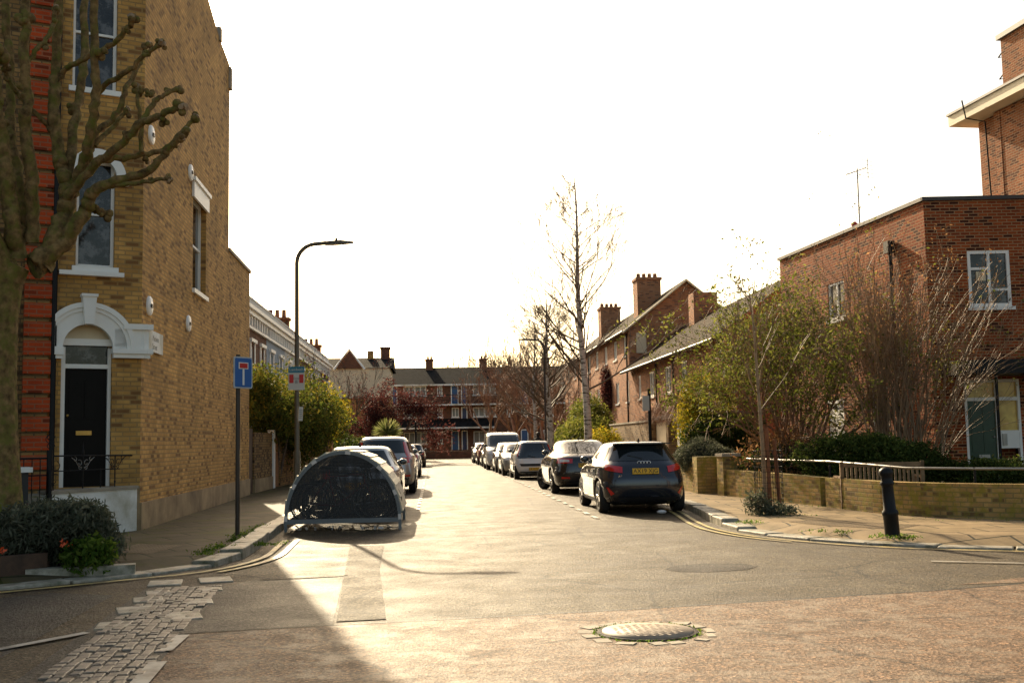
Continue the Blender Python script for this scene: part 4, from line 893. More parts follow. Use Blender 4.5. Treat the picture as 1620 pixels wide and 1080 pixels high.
def wheel(parent,x,y,r,rim,steer=0,wd=.21):
    sg=1 if y>0 else -1; o=MB(); yo=wd/2*sg
    q=bpy.data.objects.new('wheel',None) 
    bpy.data.objects.remove(q)
    o.M=Matrix.Translation((x,y,r))@Matrix.Rotation(steer,4,'Z')
    k=wd/2; o.lathe([(r*.66,-k*.9),(r*.9,-k),(r*.98,-k*.8),(r,-k*.4),(r,k*.4),(r*.98,k*.8),(r*.9,k),(r*.66,k*.9),(r*.66,-k*.9)],28,axis='Y')
    w=o.build('wheel',M_rubber,parent,False)
    o2=MB(); o2.M=o.M; o2.lathe([(r*.68,sg*k*.92),(r*.62,sg*k*.85),(r*.6,sg*k*.3),(.001,sg*k*.3)],24,axis='Y'); o2.build('wheel_well',M_trim,w,False)
    o3=MB(); o3.M=o.M; o3.lathe([(r*.69,sg*k*.93),(r*.66,sg*k*1.0),(r*.62,sg*k*.9)],28,axis='Y')
    for i in range(5):
        a=2*math.pi*i/5
        for da in (-.13,.13): o3.tube([(.03*math.cos(a),sg*k*.72,.03*math.sin(a)),(r*.64*math.cos(a+da),sg*k*.9,r*.64*math.sin(a+da))],[.028,.02],5)
    o3.lathe([(r*.16,sg*k*.85),(.001,sg*k*.9)],12,axis='Y'); o3.build('rim',rim,w,False)
def make_car(spec):
    c=Car(spec['lv'],spec.get('n0',5.5),spec.get('n1',3.6)); L,Wd=spec['L'],spec['W']; t=thing(spec['name'],spec['label'],spec.get('cat','car'),(0,0,0),group=spec.get('group'))
    ax=spec['ax']; wr=spec['wr']; pm=spec['paint']; c.body('body',pm,t,ax,wr+.045,Wd)
    for x in ax:
        for sg in (-1,1): wheel(t,x,sg*(Wd/2-.125),wr,spec.get('rim',M_rim),spec.get('steer',0) if x==max(ax) else 0)
    for q in spec['sideg']:
        for sg in (-1,1): mb=MB(); c.pside(mb,q,sg); mb.build('side_window',M_cglass,t,False)
    mb=MB(); c.pend(mb,spec['rearg'],True,.007,16,6); rw=mb.build('rear_window',M_cglass,t,False)
    mb=MB(); c.pend(mb,spec['frontg'],False,.007,16,6); mb.build('windscreen',M_cglass,t,False)
    bel=spec['belt']
    for sg in (-1,1):
        mb=MB(); mb.M=Matrix.Translation((spec['mir'][0],sg*(c.sidey(spec['mir'][0],spec['mir'][1])+.1),spec['mir'][1]+.06)); mb.ball((0,0,0),(.07,.1,.075),6); mb.tube([(0,-sg*.12,-.05),(0,0,-.03)],.02,5); q=mb.build('wing_mirror',spec.get('mirm',pm),t,False)
        mb=MB(); mb.M=Matrix.Translation((spec['mir'][0]-.067,sg*(c.sidey(spec['mir'][0],spec['mir'][1])+.1),spec['mir'][1]+.06)); mb.ball((0,0,0),(.008,.08,.055),6); mb.build('mirror_glass',M_cglass,q,False)
        for dx in spec['doors']:      # door seams and handles
            mb=MB(); c.pside(mb,[(dx-.006,.32),(dx+.006,.32),(dx+.006,bel-.02),(dx-.006,bel-.02)],sg,.003,1,8); mb.build('door_seam',M_trim,t,False)
            mb=MB(); y=c.sidey(dx+.14,bel-.12); mb.obox((dx+.14,sg*(y+.015),bel-.12),(.17,.03,.028)); mb.build('door_handle',pm,t,False)
        mb=MB(); c.pside(mb,[(ax[0]+wr+.07,.2),(ax[1]-wr-.07,.2),(ax[1]-wr-.09,.27),(ax[0]+wr+.09,.27)],sg,.012,8,2); mb.build('sill_trim',spec.get('sillm',M_trim),t,False)
        mb=MB(); spec['tail'](c,mb,sg); mb.build('tail_light',M_redl,t,False)
        if 'tail2' in spec: mb=MB(); spec['tail2'](c,mb,sg); mb.build('reversing_light',M_whl,t,False)
        mb=MB(); spec['head'](c,mb,sg); mb.build('headlight',M_whl,t,False)
        if 'refl' in spec: mb=MB(); c.pend(mb,[(sg*y,z) for y,z in spec['refl']],True,.008,4,2); mb.build('reflector',M_redl,t,False)
    mb=MB()
    for q in spec['dark_rear']: c.pend(mb,q,True,.005,16,3)
    mb.build('rear_bumper_trim',M_trim,t,False)
    mb=MB()
    for q in spec['dark_front']: c.pend(mb,q,False,.005,16,3)
    mb.build('grille',M_trim,t,False)
    pz=spec['plate'][0]; px=min(c.endx(0,pz-.05),c.endx(0,pz+.05))-.016
    mb=MB(); mb.box(px-.006,px+.02,-.26,.26,pz-.056,pz+.056); rp=mb.build('number_plate',M_plateY,t,False)
    rotm=Matrix(((0,-1,0),(0,0,1),(-1,0,0))).transposed()
    if spec['plate'][1]: text(spec['plate'][1],.118,(px-.009,0,pz),rotm,M_ink,'lettering',rp,world=False,sx=.95)
    fz=spec.get('fplate',.42); px=c.endx(0,fz,False)+.02; mb=MB(); mb.box(px-.02,px,-.26,.26,fz-.056,fz+.056); mb.build('number_plate',M_plateW,t,False)
    mb=MB(); z=c.z[-1]; mb.tube([(spec['ant'],0,z-.02),(spec['ant']-.05,0,z+.05)],[.03,.008],6); mb.build('antenna',M_trim,t,False)
    mb=MB(); z=(spec['rearg'][0][1]); xr=c.endx(.05,z+.05)-.02; mb.tube([(xr,.02,z+.03),(c.endx(.25,z+.12)-.02,.3,z+.11)],[.018,.010],5); mb.build('wiper',M_trim,rw,False)
    if 'extra' in spec: spec['extra'](c,t)
    mb=MB(); mb.box(ax[0]-.1,ax[1]+.3,-Wd*.36,Wd*.36,.17,.30); mb.build('underside',M_trim,t,False)
    return t
def place(o,x,y,away=True,dz=0):
    o.rotation_euler=(0,0,R(90 if away else -90)); o.location=(x,y,dz); return o
HG='cars parked along the kerb'
# dark hatchback (nearest)
lvA=[(.17,.32,3.78,.76),(.24,.12,3.95,.83),(.38,.03,4.01,.865),(.52,.0,4.03,.87),(.66,.01,4.02,.87),(.76,.05,3.96,.868),(.84,.09,3.72,.86),(.90,.13,3.3,.85),(.95,.17,3.02,.825),(1.02,.24,2.86,.775),(1.14,.34,2.66,.715),(1.26,.43,2.42,.655),(1.34,.47,2.2,.60),(1.385,.56,2.0,.53),(1.41,.85,1.75,.36),(1.416,1.1,1.5,.15)]
def tailA(c,mb,sg):
    c.pring(mb,.52,.26,.80,.92,sg,z0b=.86,z1b=.98)
def headA(c,mb,sg): c.pring(mb,.62,.30,.68,.80,sg,rear=False)
def extraA(c,t):
    mb=MB()
    z=.985; x=c.endx(0,z+.03)-.03
    for i in range(4):
        y=(i-1.5)*.062; mb.tube([(x,y+.037*math.cos(a),z+.037*math.sin(a)) for a in np.linspace(0,2*math.pi,17)],.009,5,cap=False)
    mb.build('ring_badge',M_chrome,t,False)
    rotm=Matrix(((0,-1,0),(0,0,1),(-1,0,0))).transposed(); text('A1',.07,(c.endx(.52,.74)-.012,.50,.735),rotm,M_chrome,'badge',t,world=False)
    mb=MB(); xr=c.ev(1.34)[0]; mb.box(xr-.13,xr+.25,-.56,.56,1.35,1.375); mb.build('roof_spoiler',M_navy,t,False)
    mb=MB()
    for y in (.5,.42): mb.lathe([(.032,.02),(.032,.12)],10,(.06,y,.23),'X')
    mb.build('exhaust',M_chrome,t,False)
A=make_car(dict(name='parked_car',label='dark blue hatchback with yellow plate and ring badge, nearest car on the right',L=4.03,W=1.74,lv=lvA,ax=(.74,3.30),wr=.32,paint=M_navy,belt=.93,group=HG,mirm=M_navy,
 sideg=[[(.62,1.0),(1.0,.99),(1.02,1.28),(.74,1.30)],[(1.06,.985),(1.72,.965),(1.70,1.32),(1.08,1.30)],[(1.78,.965),(2.62,.95),(2.14,1.31),(1.76,1.32)]],
 rearg=[(-.66,1.03),(.66,1.03),(.50,1.315),(-.50,1.315)],frontg=[(-.72,.98),(.72,.98),(.52,1.33),(-.52,1.33)],mir=(2.62,.98),doors=(1.02,1.75),tail=tailA,head=headA,
 refl=[(.62,.40),(.73,.52),(.76,.52),(.68,.36)],dark_rear=[[(-.66,.20),(.66,.20),(.72,.33),(-.72,.33)]],dark_front=[[(-.5,.45),(.5,.45),(.55,.72),(-.55,.72)],[(-.7,.25),(.7,.25),(.7,.36),(-.7,.36)]],plate=(.83,'AX19 XJG'),ant=.75,extra=extraA))
place(A,4.10,21.15)
# black saloon
lvM=[(.18,.35,4.5,.80),(.25,.10,4.70,.88),(.40,.02,4.77,.92),(.58,.0,4.80,.93),(.74,.02,4.76,.93),(.84,.05,4.60,.925),(.92,.08,4.25,.91),(.98,.12,3.85,.89),(1.03,.20,3.62,.86),(1.08,.38,3.46,.81),(1.16,.62,3.28,.77),(1.28,.98,3.0,.71),(1.38,1.25,2.72,.64),(1.44,1.5,2.4,.54),(1.465,1.8,2.1,.36),(1.47,1.9,2.0,.15)]
Mo=make_car(dict(name='parked_car',label='black saloon with dusty roof and wheels turned out, second on the right',L=4.8,W=1.86,lv=lvM,ax=(1.0,3.85),wr=.335,paint=M_blk,belt=1.0,group=HG,steer=.35,rim=M_rimd,
 sideg=[[(.95,1.06),(1.35,1.05),(1.45,1.36),(1.3,1.36)],[(1.42,1.05),(2.15,1.04),(2.12,1.39),(1.5,1.37)],[(2.22,1.04),(3.3,1.04),(2.75,1.36),(2.2,1.39)]],
 rearg=[(-.70,1.10),(.70,1.10),(.55,1.41),(-.55,1.41)],frontg=[(-.76,1.05),(.76,1.05),(.55,1.40),(-.55,1.40)],mir=(3.25,1.05),doors=(1.35,2.18),
 tail=lambda c,mb,sg:c.pring(mb,.45,.32,.84,.96,sg,z0b=.84,z1b=.99),tail2=lambda c,mb,sg:c.pend(mb,[(sg*.50,.87),(sg*.74,.865),(sg*.74,.945),(sg*.50,.93)],True,.017,6,2),
 head=lambda c,mb,sg:c.pring(mb,.6,.35,.70,.82,sg,rear=False),refl=[(.5,.42),(.72,.42),(.72,.47),(.5,.47)],
 dark_rear=[[(-.75,.22),(.75,.22),(.8,.34),(-.8,.34)]],dark_front=[[(-.6,.35),(.6,.35),(.5,.65),(-.5,.65)]],plate=(.78,'FM12 KLO'),ant=1.9))
place(Mo,4.12,29.35)
# small white hatchback with black tailgate glass
lvC=[(.18,.25,3.25,.72),(.25,.08,3.38,.78),(.4,.01,3.43,.81),(.55,0,3.44,.815),(.7,.02,3.42,.815),(.8,.05,3.3,.81),(.9,.08,3.1,.80),(.97,.10,2.9,.78),(1.04,.12,2.72,.74),(1.16,.18,2.5,.69),(1.3,.26,2.25,.63),(1.40,.33,2.0,.57),(1.45,.45,1.8,.48),(1.47,.8,1.5,.3),(1.475,.95,1.3,.12)]
def mk_city(label,pm,plate): return make_car(dict(name='parked_car',label=label,L=3.44,W=1.63,lv=lvC,ax=(.52,2.86),wr=.285,paint=pm,belt=.95,group=HG,
 sideg=[[(.45,1.0),(1.05,.99),(1.05,1.36),(.58,1.35)],[(1.15,.985),(2.4,.985),(2.02,1.35),(1.15,1.38)]],
 rearg=[(-.68,.80),(.68,.80),(.56,1.37),(-.56,1.37)],frontg=[(-.72,1.0),(.72,1.0),(.52,1.38),(-.52,1.38)],mir=(2.4,1.02),doors=(1.1,),
 tail=lambda c,mb,sg:c.pring(mb,.86,.16,.88,1.32,sg),head=lambda c,mb,sg:c.pring(mb,.55,.4,.66,.86,sg,rear=False),
 dark_rear=[[(-.55,.50),(.55,.50),(.62,.60),(-.62,.60)],[(-.6,.2),(.6,.2),(.65,.3),(-.65,.3)]],dark_front=[[(-.5,.3),(.5,.3),(.45,.5),(-.45,.5)]],plate=(.40,plate),ant=.8))
c3=mk_city('small silver white hatchback seen from behind, third on the right',M_whitec,'LK10 DVN'); place(c3,3.83,41.6)
# generic hatch used for the others
def hatch(label,pm,plate='LN14 OYC',s_=1): return make_car(dict(name='parked_car',label=label,L=4.03,W=1.74,lv=lvA,ax=(.74,3.30),wr=.32,paint=pm,belt=.93,group=HG,
 sideg=[[(.62,1.0),(1.0,.99),(1.02,1.28),(.74,1.30)],[(1.06,.985),(1.72,.965),(1.70,1.32),(1.08,1.30)],[(1.78,.965),(2.62,.95),(2.14,1.31),(1.76,1.32)]],
 rearg=[(-.66,1.0),(.66,1.0),(.50,1.315),(-.50,1.315)],frontg=[(-.72,.98),(.72,.98),(.52,1.33),(-.52,1.33)],mir=(2.62,.98),doors=(1.02,1.75),
 tail=lambda c,mb,sg:c.pring(mb,.66,.2,.76,.98,sg),head=lambda c,mb,sg:c.pring(mb,.58,.42,.66,.82,sg,rear=False),
 dark_rear=[[(-.66,.20),(.66,.20),(.72,.33),(-.72,.33)]],dark_front=[[(-.45,.62),(.45,.62),(.5,.72),(-.5,.72)],[(-.6,.25),(.6,.25),(.55,.48),(-.55,.48)]],plate=(.62,plate),ant=.75))
h1=hatch('silver hatchback facing the camera behind the small white hatchback',M_silver); place(h1,3.72,50.3,False)
h2=dup(h1,(3.70,55.2,0),label='grey hatchback facing the camera in front of the white van',swap={M_silver:M_greyc})
h3=dup(h1,(3.6,67.6,0),label='black hatchback just behind the white van',swap={M_silver:M_blk})
h4=dup(h1,(3.55,69.2,0),R(90),label='dark red hatchback seen from behind beyond the van',swap={M_silver:M_redc})
h5=dup(h1,(3.5,79.6,0),label='pale silver hatchback, farthest on the right side')
# white van facing us
lvV=[(.2,.15,4.6,.82),(.28,.03,4.72,.92),(.45,0,4.78,.96),(.65,0,4.8,.965),(.85,.0,4.76,.965),(.98,.0,4.62,.96),(1.08,.0,4.4,.955),(1.16,.01,4.12,.95),(1.22,.01,3.95,.94),(1.4,.02,3.72,.925),(1.6,.03,3.48,.90),(1.78,.05,3.25,.87),(1.88,.08,3.0,.82),(1.93,.2,2.8,.72),(1.95,.5,2.5,.4),(1.953,.8,2.2,.2)]
V=make_car(dict(name='parked_van',label='white van with dark windscreen facing the camera',cat='van',L=4.8,W=1.93,lv=lvV,n0=7,n1=7,ax=(.8,3.85),wr=.33,paint=M_whitec,belt=1.12,
 sideg=[[(2.75,1.2),(3.85,1.2),(3.42,1.72),(2.75,1.75)]],rearg=[(-.75,1.2),(-.05,1.2),(-.05,1.7),(-.72,1.7)],frontg=[(-.84,1.2),(.84,1.2),(.76,1.80),(-.76,1.80)],mir=(3.8,1.2),doors=(2.65,),
 tail=lambda c,mb,sg:c.pring(mb,.93,.1,.8,1.3,sg),head=lambda c,mb,sg:c.pring(mb,.66,.4,.78,1.0,sg,rear=False),mirm=M_trim,
 dark_rear=[[(-.8,.25),(.8,.25),(.8,.4),(-.8,.4)]],dark_front=[[(-.55,.66),(.55,.66),(.5,.84),(-.5,.84)],[(-.8,.28),(.8,.28),(.75,.55),(-.75,.55)]],plate=(.55,''),ant=2.9)); place(V,3.62,61.0,False)
# left row
l1=hatch('silver hatchback parked directly behind the bike shelter',M_silver,'LR08 UXA'); place(l1,-1.55,22.35); 
lvS=[(.22,.35,4.4,.82),(.30,.12,4.6,.92),(.45,.03,4.66,.955),(.62,0,4.68,.96),(.8,.01,4.66,.96),(.92,.04,4.5,.955),(1.02,.08,4.2,.945),(1.08,.11,3.75,.93),(1.14,.14,3.5,.89),(1.28,.22,3.25,.83),(1.44,.32,2.95,.77),(1.56,.40,2.65,.70),(1.63,.50,2.4,.62),(1.66,.8,2.1,.45),(1.668,1.1,1.8,.2)]
SV=make_car(dict(name='parked_car',label='silver estate style off roader with tall red tail lights on the left',L=4.68,W=1.92,lv=lvS,n0=6,ax=(.95,3.72),wr=.37,paint=M_silver,belt=1.08,group=HG,
 sideg=[[(.55,1.2),(1.2,1.15),(1.22,1.5),(.7,1.5)],[(1.28,1.14),(2.0,1.12),(1.98,1.55),(1.3,1.53)],[(2.08,1.12),(3.15,1.1),(2.6,1.53),(2.06,1.56)]],
 rearg=[(-.72,1.18),(.72,1.18),(.60,1.55),(-.60,1.55)],frontg=[(-.78,1.14),(.78,1.14),(.6,1.55),(-.6,1.55)],mir=(3.15,1.14),doors=(1.25,2.04),
 tail=lambda c,mb,sg:(c.pring(mb,.88,.16,1.0,1.5,sg),c.pring(mb,.6,.2,.90,1.05,sg)),head=lambda c,mb,sg:c.pring(mb,.6,.35,.82,.98,sg,rear=False),refl=[(.5,.5),(.8,.5),(.8,.55),(.5,.55)],
 dark_rear=[[(-.8,.28),(.8,.28),(.85,.48),(-.85,.48)]],dark_front=[[(-.5,.6),(.5,.6),(.5,.9),(-.5,.9)]],plate=(.82,'EO18 WRT'),ant=1.2)); place(SV,-1.50,31.7)
l3=dup(h1,(-1.45,46.9,0),R(90),label='white hatchback with red lamps behind the off roader on the left',swap={M_silver:M_whitec})
l4=dup(h1,(-1.4,66.5,0),R(90),label='black hatchback with roof bars, farthest on the left side',swap={M_silver:M_blk})
w=MB(); [w.box(x,x+.05,-.6,.6,1.44,1.48) for x in (1.0,1.8)]; w.build('roof_bars',M_steel,l4,False)
# ------------------------------------------------------------ bikes inside the shelter
def bicycle(label,fm):
    t=thing('bicycle',label,'bicycle',(0,0,0),group='bicycles inside the shelter'); r=.335
    for x in (-.52,.52):
        o=MB(); o.tube([(x+r*math.cos(a),0,r+r*math.sin(a)) for a in np.linspace(0,2*math.pi,33)],.017,6,cap=False); w=o.build('wheel',M_rubber,t,False)
        o=MB(); o.tube([(x+(r-.03)*math.cos(a),0,r+(r-.03)*math.sin(a)) for a in np.linspace(0,2*math.pi,33)],.009,5,cap=False); o.build('rim',M_steel,w,False)
        o=MB()
        for i in range(12): a=math.pi*2*i/12; o.tube([(x,0,r),(x+(r-.03)*math.cos(a),0,r+(r-.03)*math.sin(a))],.0025,3)
        o.build('spokes',M_steel,w,False)
    o=MB(); bb=(-.08,0,.28); st=(-.2,0,.78); hd=(.38,0,.82); hb=(.42,0,.66)
    for a,b in ((bb,st),(st,hd),(bb,hb),(hd,hb),(bb,(-.52,0,r)),(st,(-.52,0,r))): o.tube([a,b],.018,6)
    o.tube([hb,(.5,.05,.5),(.52,.05,r)],.014,5); o.tube([hb,(.5,-.05,.5),(.52,-.05,r)],.014,5); o.build('frame',fm,t,False)
    o=MB(); o.tube([hd,(.36,0,.98)],.014,6); o.tube([(.28,-.28,1.0),(.38,-.15,1.0),(.38,.15,1.0),(.28,.28,1.0)],.014,6); o.build('handlebars',M_black,t,False)
    o=MB(); o.tube([st,(-.23,0,.92)],.013,6); o.ball((-.24,0,.94),(.13,.07,.035),6); o.build('saddle',M_black,t,False)
    o=MB(); o.lathe([(.09,-.01),(.09,.01)],16,(-.08,.05,.28),'Y'); o.tube([(-.08,.06,.28),(0,.08,.14)],.01,5); o.tube([(-.08,-.06,.28),(-.16,-.08,.42)],.01,5); o.build('cranks',M_steel,t,False)
    return t
b1=bicycle('black bicycle with a red frame nearest the mesh end of the shelter',M_redc)
for i,(x,y,rz,lb,sw) in enumerate(((-1.62,19.15,.06,None,None),(-1.45,19.5,3.2,'silver framed bicycle second inside the shelter, facing the kerb',{M_redc:M_silver}),(-1.6,19.95,.05,'black framed bicycle third inside the shelter',{M_redc:M_blk}),(-1.5,20.4,3.1,'blue framed bicycle fourth inside the shelter',{M_redc:M_doorbl}),(-1.6,20.85,0.0,'grey framed bicycle deepest inside the shelter',{M_redc:M_greyc}))):
    if i==0: b1.location=(x,y,.12); b1.rotation_euler.z=rz
    else: dup(b1,(x,y,.12),rz,lb,sw)
# bike shelter
t=thing('bike_shelter','grey arched on street bike shelter with perforated mesh ends and slatted roof','bike shelter',(-1.56,18.85,0)); RX,RZ,Z0=.985,1.18,.16
def arc(k,rx=RX,rz=RZ,a0=0,a1=math.pi): return [(rx*math.cos(a0+(a1-a0)*i/k),rz*math.sin(a0+(a1-a0)*i/k)) for i in range(k+1)]
for y in (0,2.5):
    o=MB(); pts=arc(40); p2=arc(40,RX-.055,RZ-.055)
    for i in range(40):
        a,b,c_,d=pts[i],pts[i+1],p2[i+1],p2[i]
        o.add([(a[0],y-.02,Z0+a[1]),(b[0],y-.02,Z0+b[1]),(c_[0],y-.02,Z0+c_[1]),(d[0],y-.02,Z0+d[1]),(a[0],y+.03,Z0+a[1]),(b[0],y+.03,Z0+b[1]),(c_[0],y+.03,Z0+c_[1]),(d[0],y+.03,Z0+d[1])],[(0,1,2,3),(7,6,5,4),(0,4,5,1),(3,2,6,7)])
    o.box(-RX,RX,y-.022,y+.032,Z0-.03,Z0+.045); o.box(-RX,-RX+.05,y-.02,y+.03,.0,Z0+.02); o.box(RX-.05,RX,y-.02,y+.03,.0,Z0+.02)
    fr=fixn(o.build('arch_frame',M_hang,t,False))
    for a in (.05,.42,.87,1.48,2.1,2.6,3.09):
        o=MB(); x,z=(RX-.028)*math.cos(a),(RZ-.028)*math.sin(a); o.M=Matrix.Translation((x,y+(-.024 if y==0 else .034),Z0+z))@Matrix.Rotation(-a,4,'Y'); o.box(-.026,.026,-.003,.003,-.045,.045)
        o.build('reflector_strip',M_refl,fr,False)
m_,n,b,o_=newmat('perforated_mesh')
tc=n.nodes.new('ShaderNodeTexCoord').outputs['Object']; vm=N(n,'ShaderNodeVectorMath',op='MULTIPLY'); vm.inputs[1].default_value=(42,0,42); n.links.new(tc,vm.inputs[0])
fr_=N(n,'ShaderNodeVectorMath',op='FRACTION'); n.links.new(vm.outputs[0],fr_.inputs[0]); sb=N(n,'ShaderNodeVectorMath',op='SUBTRACT'); sb.inputs[1].default_value=(.5,0,.5); n.links.new(fr_.outputs[0],sb.inputs[0])
ln=N(n,'ShaderNodeVectorMath',op='LENGTH'); n.links.new(sb.outputs[0],ln.inputs[0]); lt=N(n,'ShaderNodeMath',op='LESS_THAN'); n.links.new(ln.outputs['Value'],lt.inputs[0]); lt.inputs[1].default_value=.31
b.inputs['Base Color'].default_value=(.02,.02,.022,1); b.inputs['Roughness'].default_value=.5
tr_=n.nodes.new('ShaderNodeBsdfTransparent'); mx=n.nodes.new('ShaderNodeMixShader'); n.links.new(lt.outputs[0],mx.inputs[0]); n.links.new(b.outputs[0],mx.inputs[1]); n.links.new(tr_.outputs[0],mx.inputs[2]); n.links.new(mx.outputs[0],o_.inputs[0])
for y in (.005,2.505):
    o=MB(); p2=arc(40,RX-.04,RZ-.04); o.add([(x,y,Z0+z) for x,z in p2],[tuple(range(41))]); o.build('mesh_panel',m_,t,False)
o=MB(); K=15
for i in range(K):
    a0=.12+(math.pi-.24)*i/K; a1=.12+(math.pi-.24)*(i+1)/K
    for r0_,r1_ in ((.0,.028),):
        P=[((RX+.0)*math.cos(a0),(RZ+.0)*math.sin(a0)),((RX+.035)*math.cos(a0),(RZ+.035)*math.sin(a0)),((RX+.012)*math.cos(a1),(RZ+.012)*math.sin(a1)),((RX-.01)*math.cos(a1),(RZ-.01)*math.sin(a1))]
        o.add([(x,yy,Z0+z) for yy in (.04,2.46) for x,z in P],[(0,1,2,3),(7,6,5,4),(0,4,5,1),(1,5,6,2),(2,6,7,3),(3,7,4,0)])
fixn(o.build('roof_slats',M_slat,t,False))
o=MB(); o.tube([(-.3,.03,.5),(-.3,2.45,.5)],.02,6); o.tube([(.3,.03,.5),(.3,2.45,.5)],.02,6); o.build('bike_rack',M_steel,t,False)
t=thing('litter','scattered pale scraps of litter trapped under the mesh end of the shelter','litter',(-1.6,18.9,0)); t2=None
rg=random.Random(12); o=MB()
for i in range(16): o.obox((rg.uniform(-.8,.85),rg.uniform(-.08,.12),.02+rg.uniform(0,.05)),(rg.uniform(.04,.1),rg.uniform(.03,.06),.01),rg.uniform(0,3),rx=rg.gauss(0,.5),ry=rg.gauss(0,.5))
o.build('scraps',M_refl,t,False)
bpy.data.objects.remove(t) ; tag(C.objects[-1] if False else [x for x in C.objects if x.name=='scraps'][0],'pale scraps of litter trapped under the mesh end of the shelter','litter',kind='stuff').location=(-1.6,18.9,0)
# ------------------------------------------------------------ lamps, signs, bollard
def lamp(name,label,x,y,H,head_len,sgn,col):
    t=thing(name,label,'street lamp',(x,y,ZP)); o=MB(); r=.42
    o.tube([(0,0,0),(0,0,1.2)],.075,12); o.tube([(0,0,1.2),(0,0,1.25),(0,0,H-r)]+[(sgn*(r-r*math.cos(a)),0,H-r+r*math.sin(a)) for a in np.linspace(.2,1.45,7)]+[(sgn*.62,0,H+.02)],[.06,.052]+[.045]*9,10); o.build('column',col,t,False)
    o=MB(); o.M=Matrix.Translation((sgn*.6,0,H))@Matrix.Rotation(-sgn*.06,4,'Y'); k=[(0,.05),(sgn*.15,.1),(sgn*.35,.11),(sgn*head_len,.035)]
    vs=[]
    for x_,w_ in k:
        th=.05 if x_!=sgn*head_len else .012
        vs+=[(x_,-w_,-.03),(x_,w_,-.03),(x_,w_*.8,th),(x_,-w_*.8,th)]
    o.add(vs,[(i*4+j,i*4+(j+1)%4,i*4+4+(j+1)%4,i*4+4+j) for i in range(3) for j in range(4)]+[(0,1,2,3),(15,14,13,12)]); fixn(o.build('lantern',M_brownp if col is not M_lampc else M_lampc,t,False))
    o=MB(); o.lathe([(.03,0),(.03,.05),(.001,.06)],8,(sgn*.85,0,H+.07)); o.build('sensor',M_trim,t,False)
    o=MB(); o.box(-.03,.06,-.08,-.07,.4,.95); o.build('door_plate',col,t,False)
    return t
t=lamp('street_lamp','tall brown street lamp with permit zone signs behind the bike shelter',-2.93,23.7,5.68,.62,1,M_lampc)
lp=t
t=thing('zone_sign','blue and red parking zone sign fixed to the brown lamp column','sign',(-2.93,23.63,2.63))
o=MB(); o.box(-.17,.17,-.02,0,0,.50); o.build('plate',M_palewall,t,False)
o=MB(); o.box(-.17,.17,-.026,-.02,.37,.50); o.build('header',M_teal,t,False)
o=MB(); o.box(-.15,-.06,-.026,-.02,.15,.33); o.box(.06,.15,-.026,-.02,.15,.33); o.build('red_panels',M_redsign,t,False)
rt=Matrix(((1,0,0),(0,0,-1),(0,1,0)))
text('Lambeth',.085,(0,-.028,.435),rt,M_palewall,'lettering',t,world=False); text('Zone',.06,(0,-.028,.25),rt,M_inkg,'lettering',t,world=False); text('B',.1,(0,-.028,.17),rt,M_inkg,'lettering',t,world=False)
t=thing('notice','small white paper notice tied to the brown lamp column','notice',(-2.84,23.62,1.98)); o=MB(); o.obox((0,0,.14),(.09,.01,.30),0,ry=.05); o.build('sheet',M_palewall,t,False); o=MB(); [o.box(-.03,.03,-.012,-.006,.05+.04*i,.06+.04*i) for i in range(5)]; o.build('print',M_inkg,t,False)
t=lamp('street_lamp','brown street lamp beside the second birch on the right pavement',5.35,52.5,6.2,.62,-1,M_brownp)
t=thing('dead_end_sign','blue dead end sign with red bar on a black pole','road sign',(-2.98,16.92,ZP))
o=MB(); o.tube([(0,0,-.02),(0,0,2.73)],.034,10); o.build('pole',M_brownp,t,False)
o=MB(); o.M=Matrix.Translation((.085,-.045,2.45))@Matrix.Rotation(R(52),4,'Z'); 
def rr(w,h,r,n=4): return [(sx*(w-r)+r*math.cos(a),sz*(h-r)+r*math.sin(a)) for sx,sz,a0 in ((1,1,0),(-1,1,90),(-1,-1,180),(1,-1,270)) for a in [R(a0+90*i/n) for i in range(n+1)]]
def plate(o,poly,y0,y1):
    n_=len(poly); o.add([(x,y,z) for y in (y0,y1) for x,z in poly],[tuple(range(n_)),tuple(range(n_,2*n_))[::-1]]+[(i,(i+1)%n_,n_+(i+1)%n_,n_+i) for i in range(n_)])
plate(o,rr(.185,.24,.03),0,.012); MS=o.M.copy(); fixn(o.build('plate_border',M_signback,t,False))
o=MB(); o.M=MS; plate(o,rr(.165,.22,.022),-.003,-.0005); fixn(o.build('sign_face',M_blsign,t,False))
o=MB(); o.M=MS; o.box(-.018,.018,-.007,-.0035,-.19,.08); o.box(-.095,.095,-.007,-.0035,.055,.155); o.build('symbol',M_plateW,t,False)
o=MB(); o.M=MS; o.box(-.078,.078,-.011,-.0075,.068,.142); o.build('red_bar',M_redsign,t,False)
t=thing('permit_sign','small white sign on a short black pole in front of the pale door','sign',(6.0,30.2,ZP)); o=MB(); o.tube([(0,0,0),(0,0,2.72)],.045,8); o.build('pole',M_black,t,False); o=MB(); o.obox((-.11,-.06,2.32),(.2,.02,.42),.2); o.build('plate',M_palewall,t,False)
t=thing('far_sign_pole','short dark pole on the left pavement beneath the dark red tree','pole',at(658,700,70)); t.location.z=ZP; o=MB(); o.tube([(0,0,0),(0,0,2.6)],.06,8); o.build('pole',M_black,t,False); o=MB(); o.ball((0,0,2.62),.07,5); o.build('cap',M_black,t,False)
t=thing('bollard','black cast iron bollard on the right pavement corner','bollard',(6.08,14.35,ZP-.01))
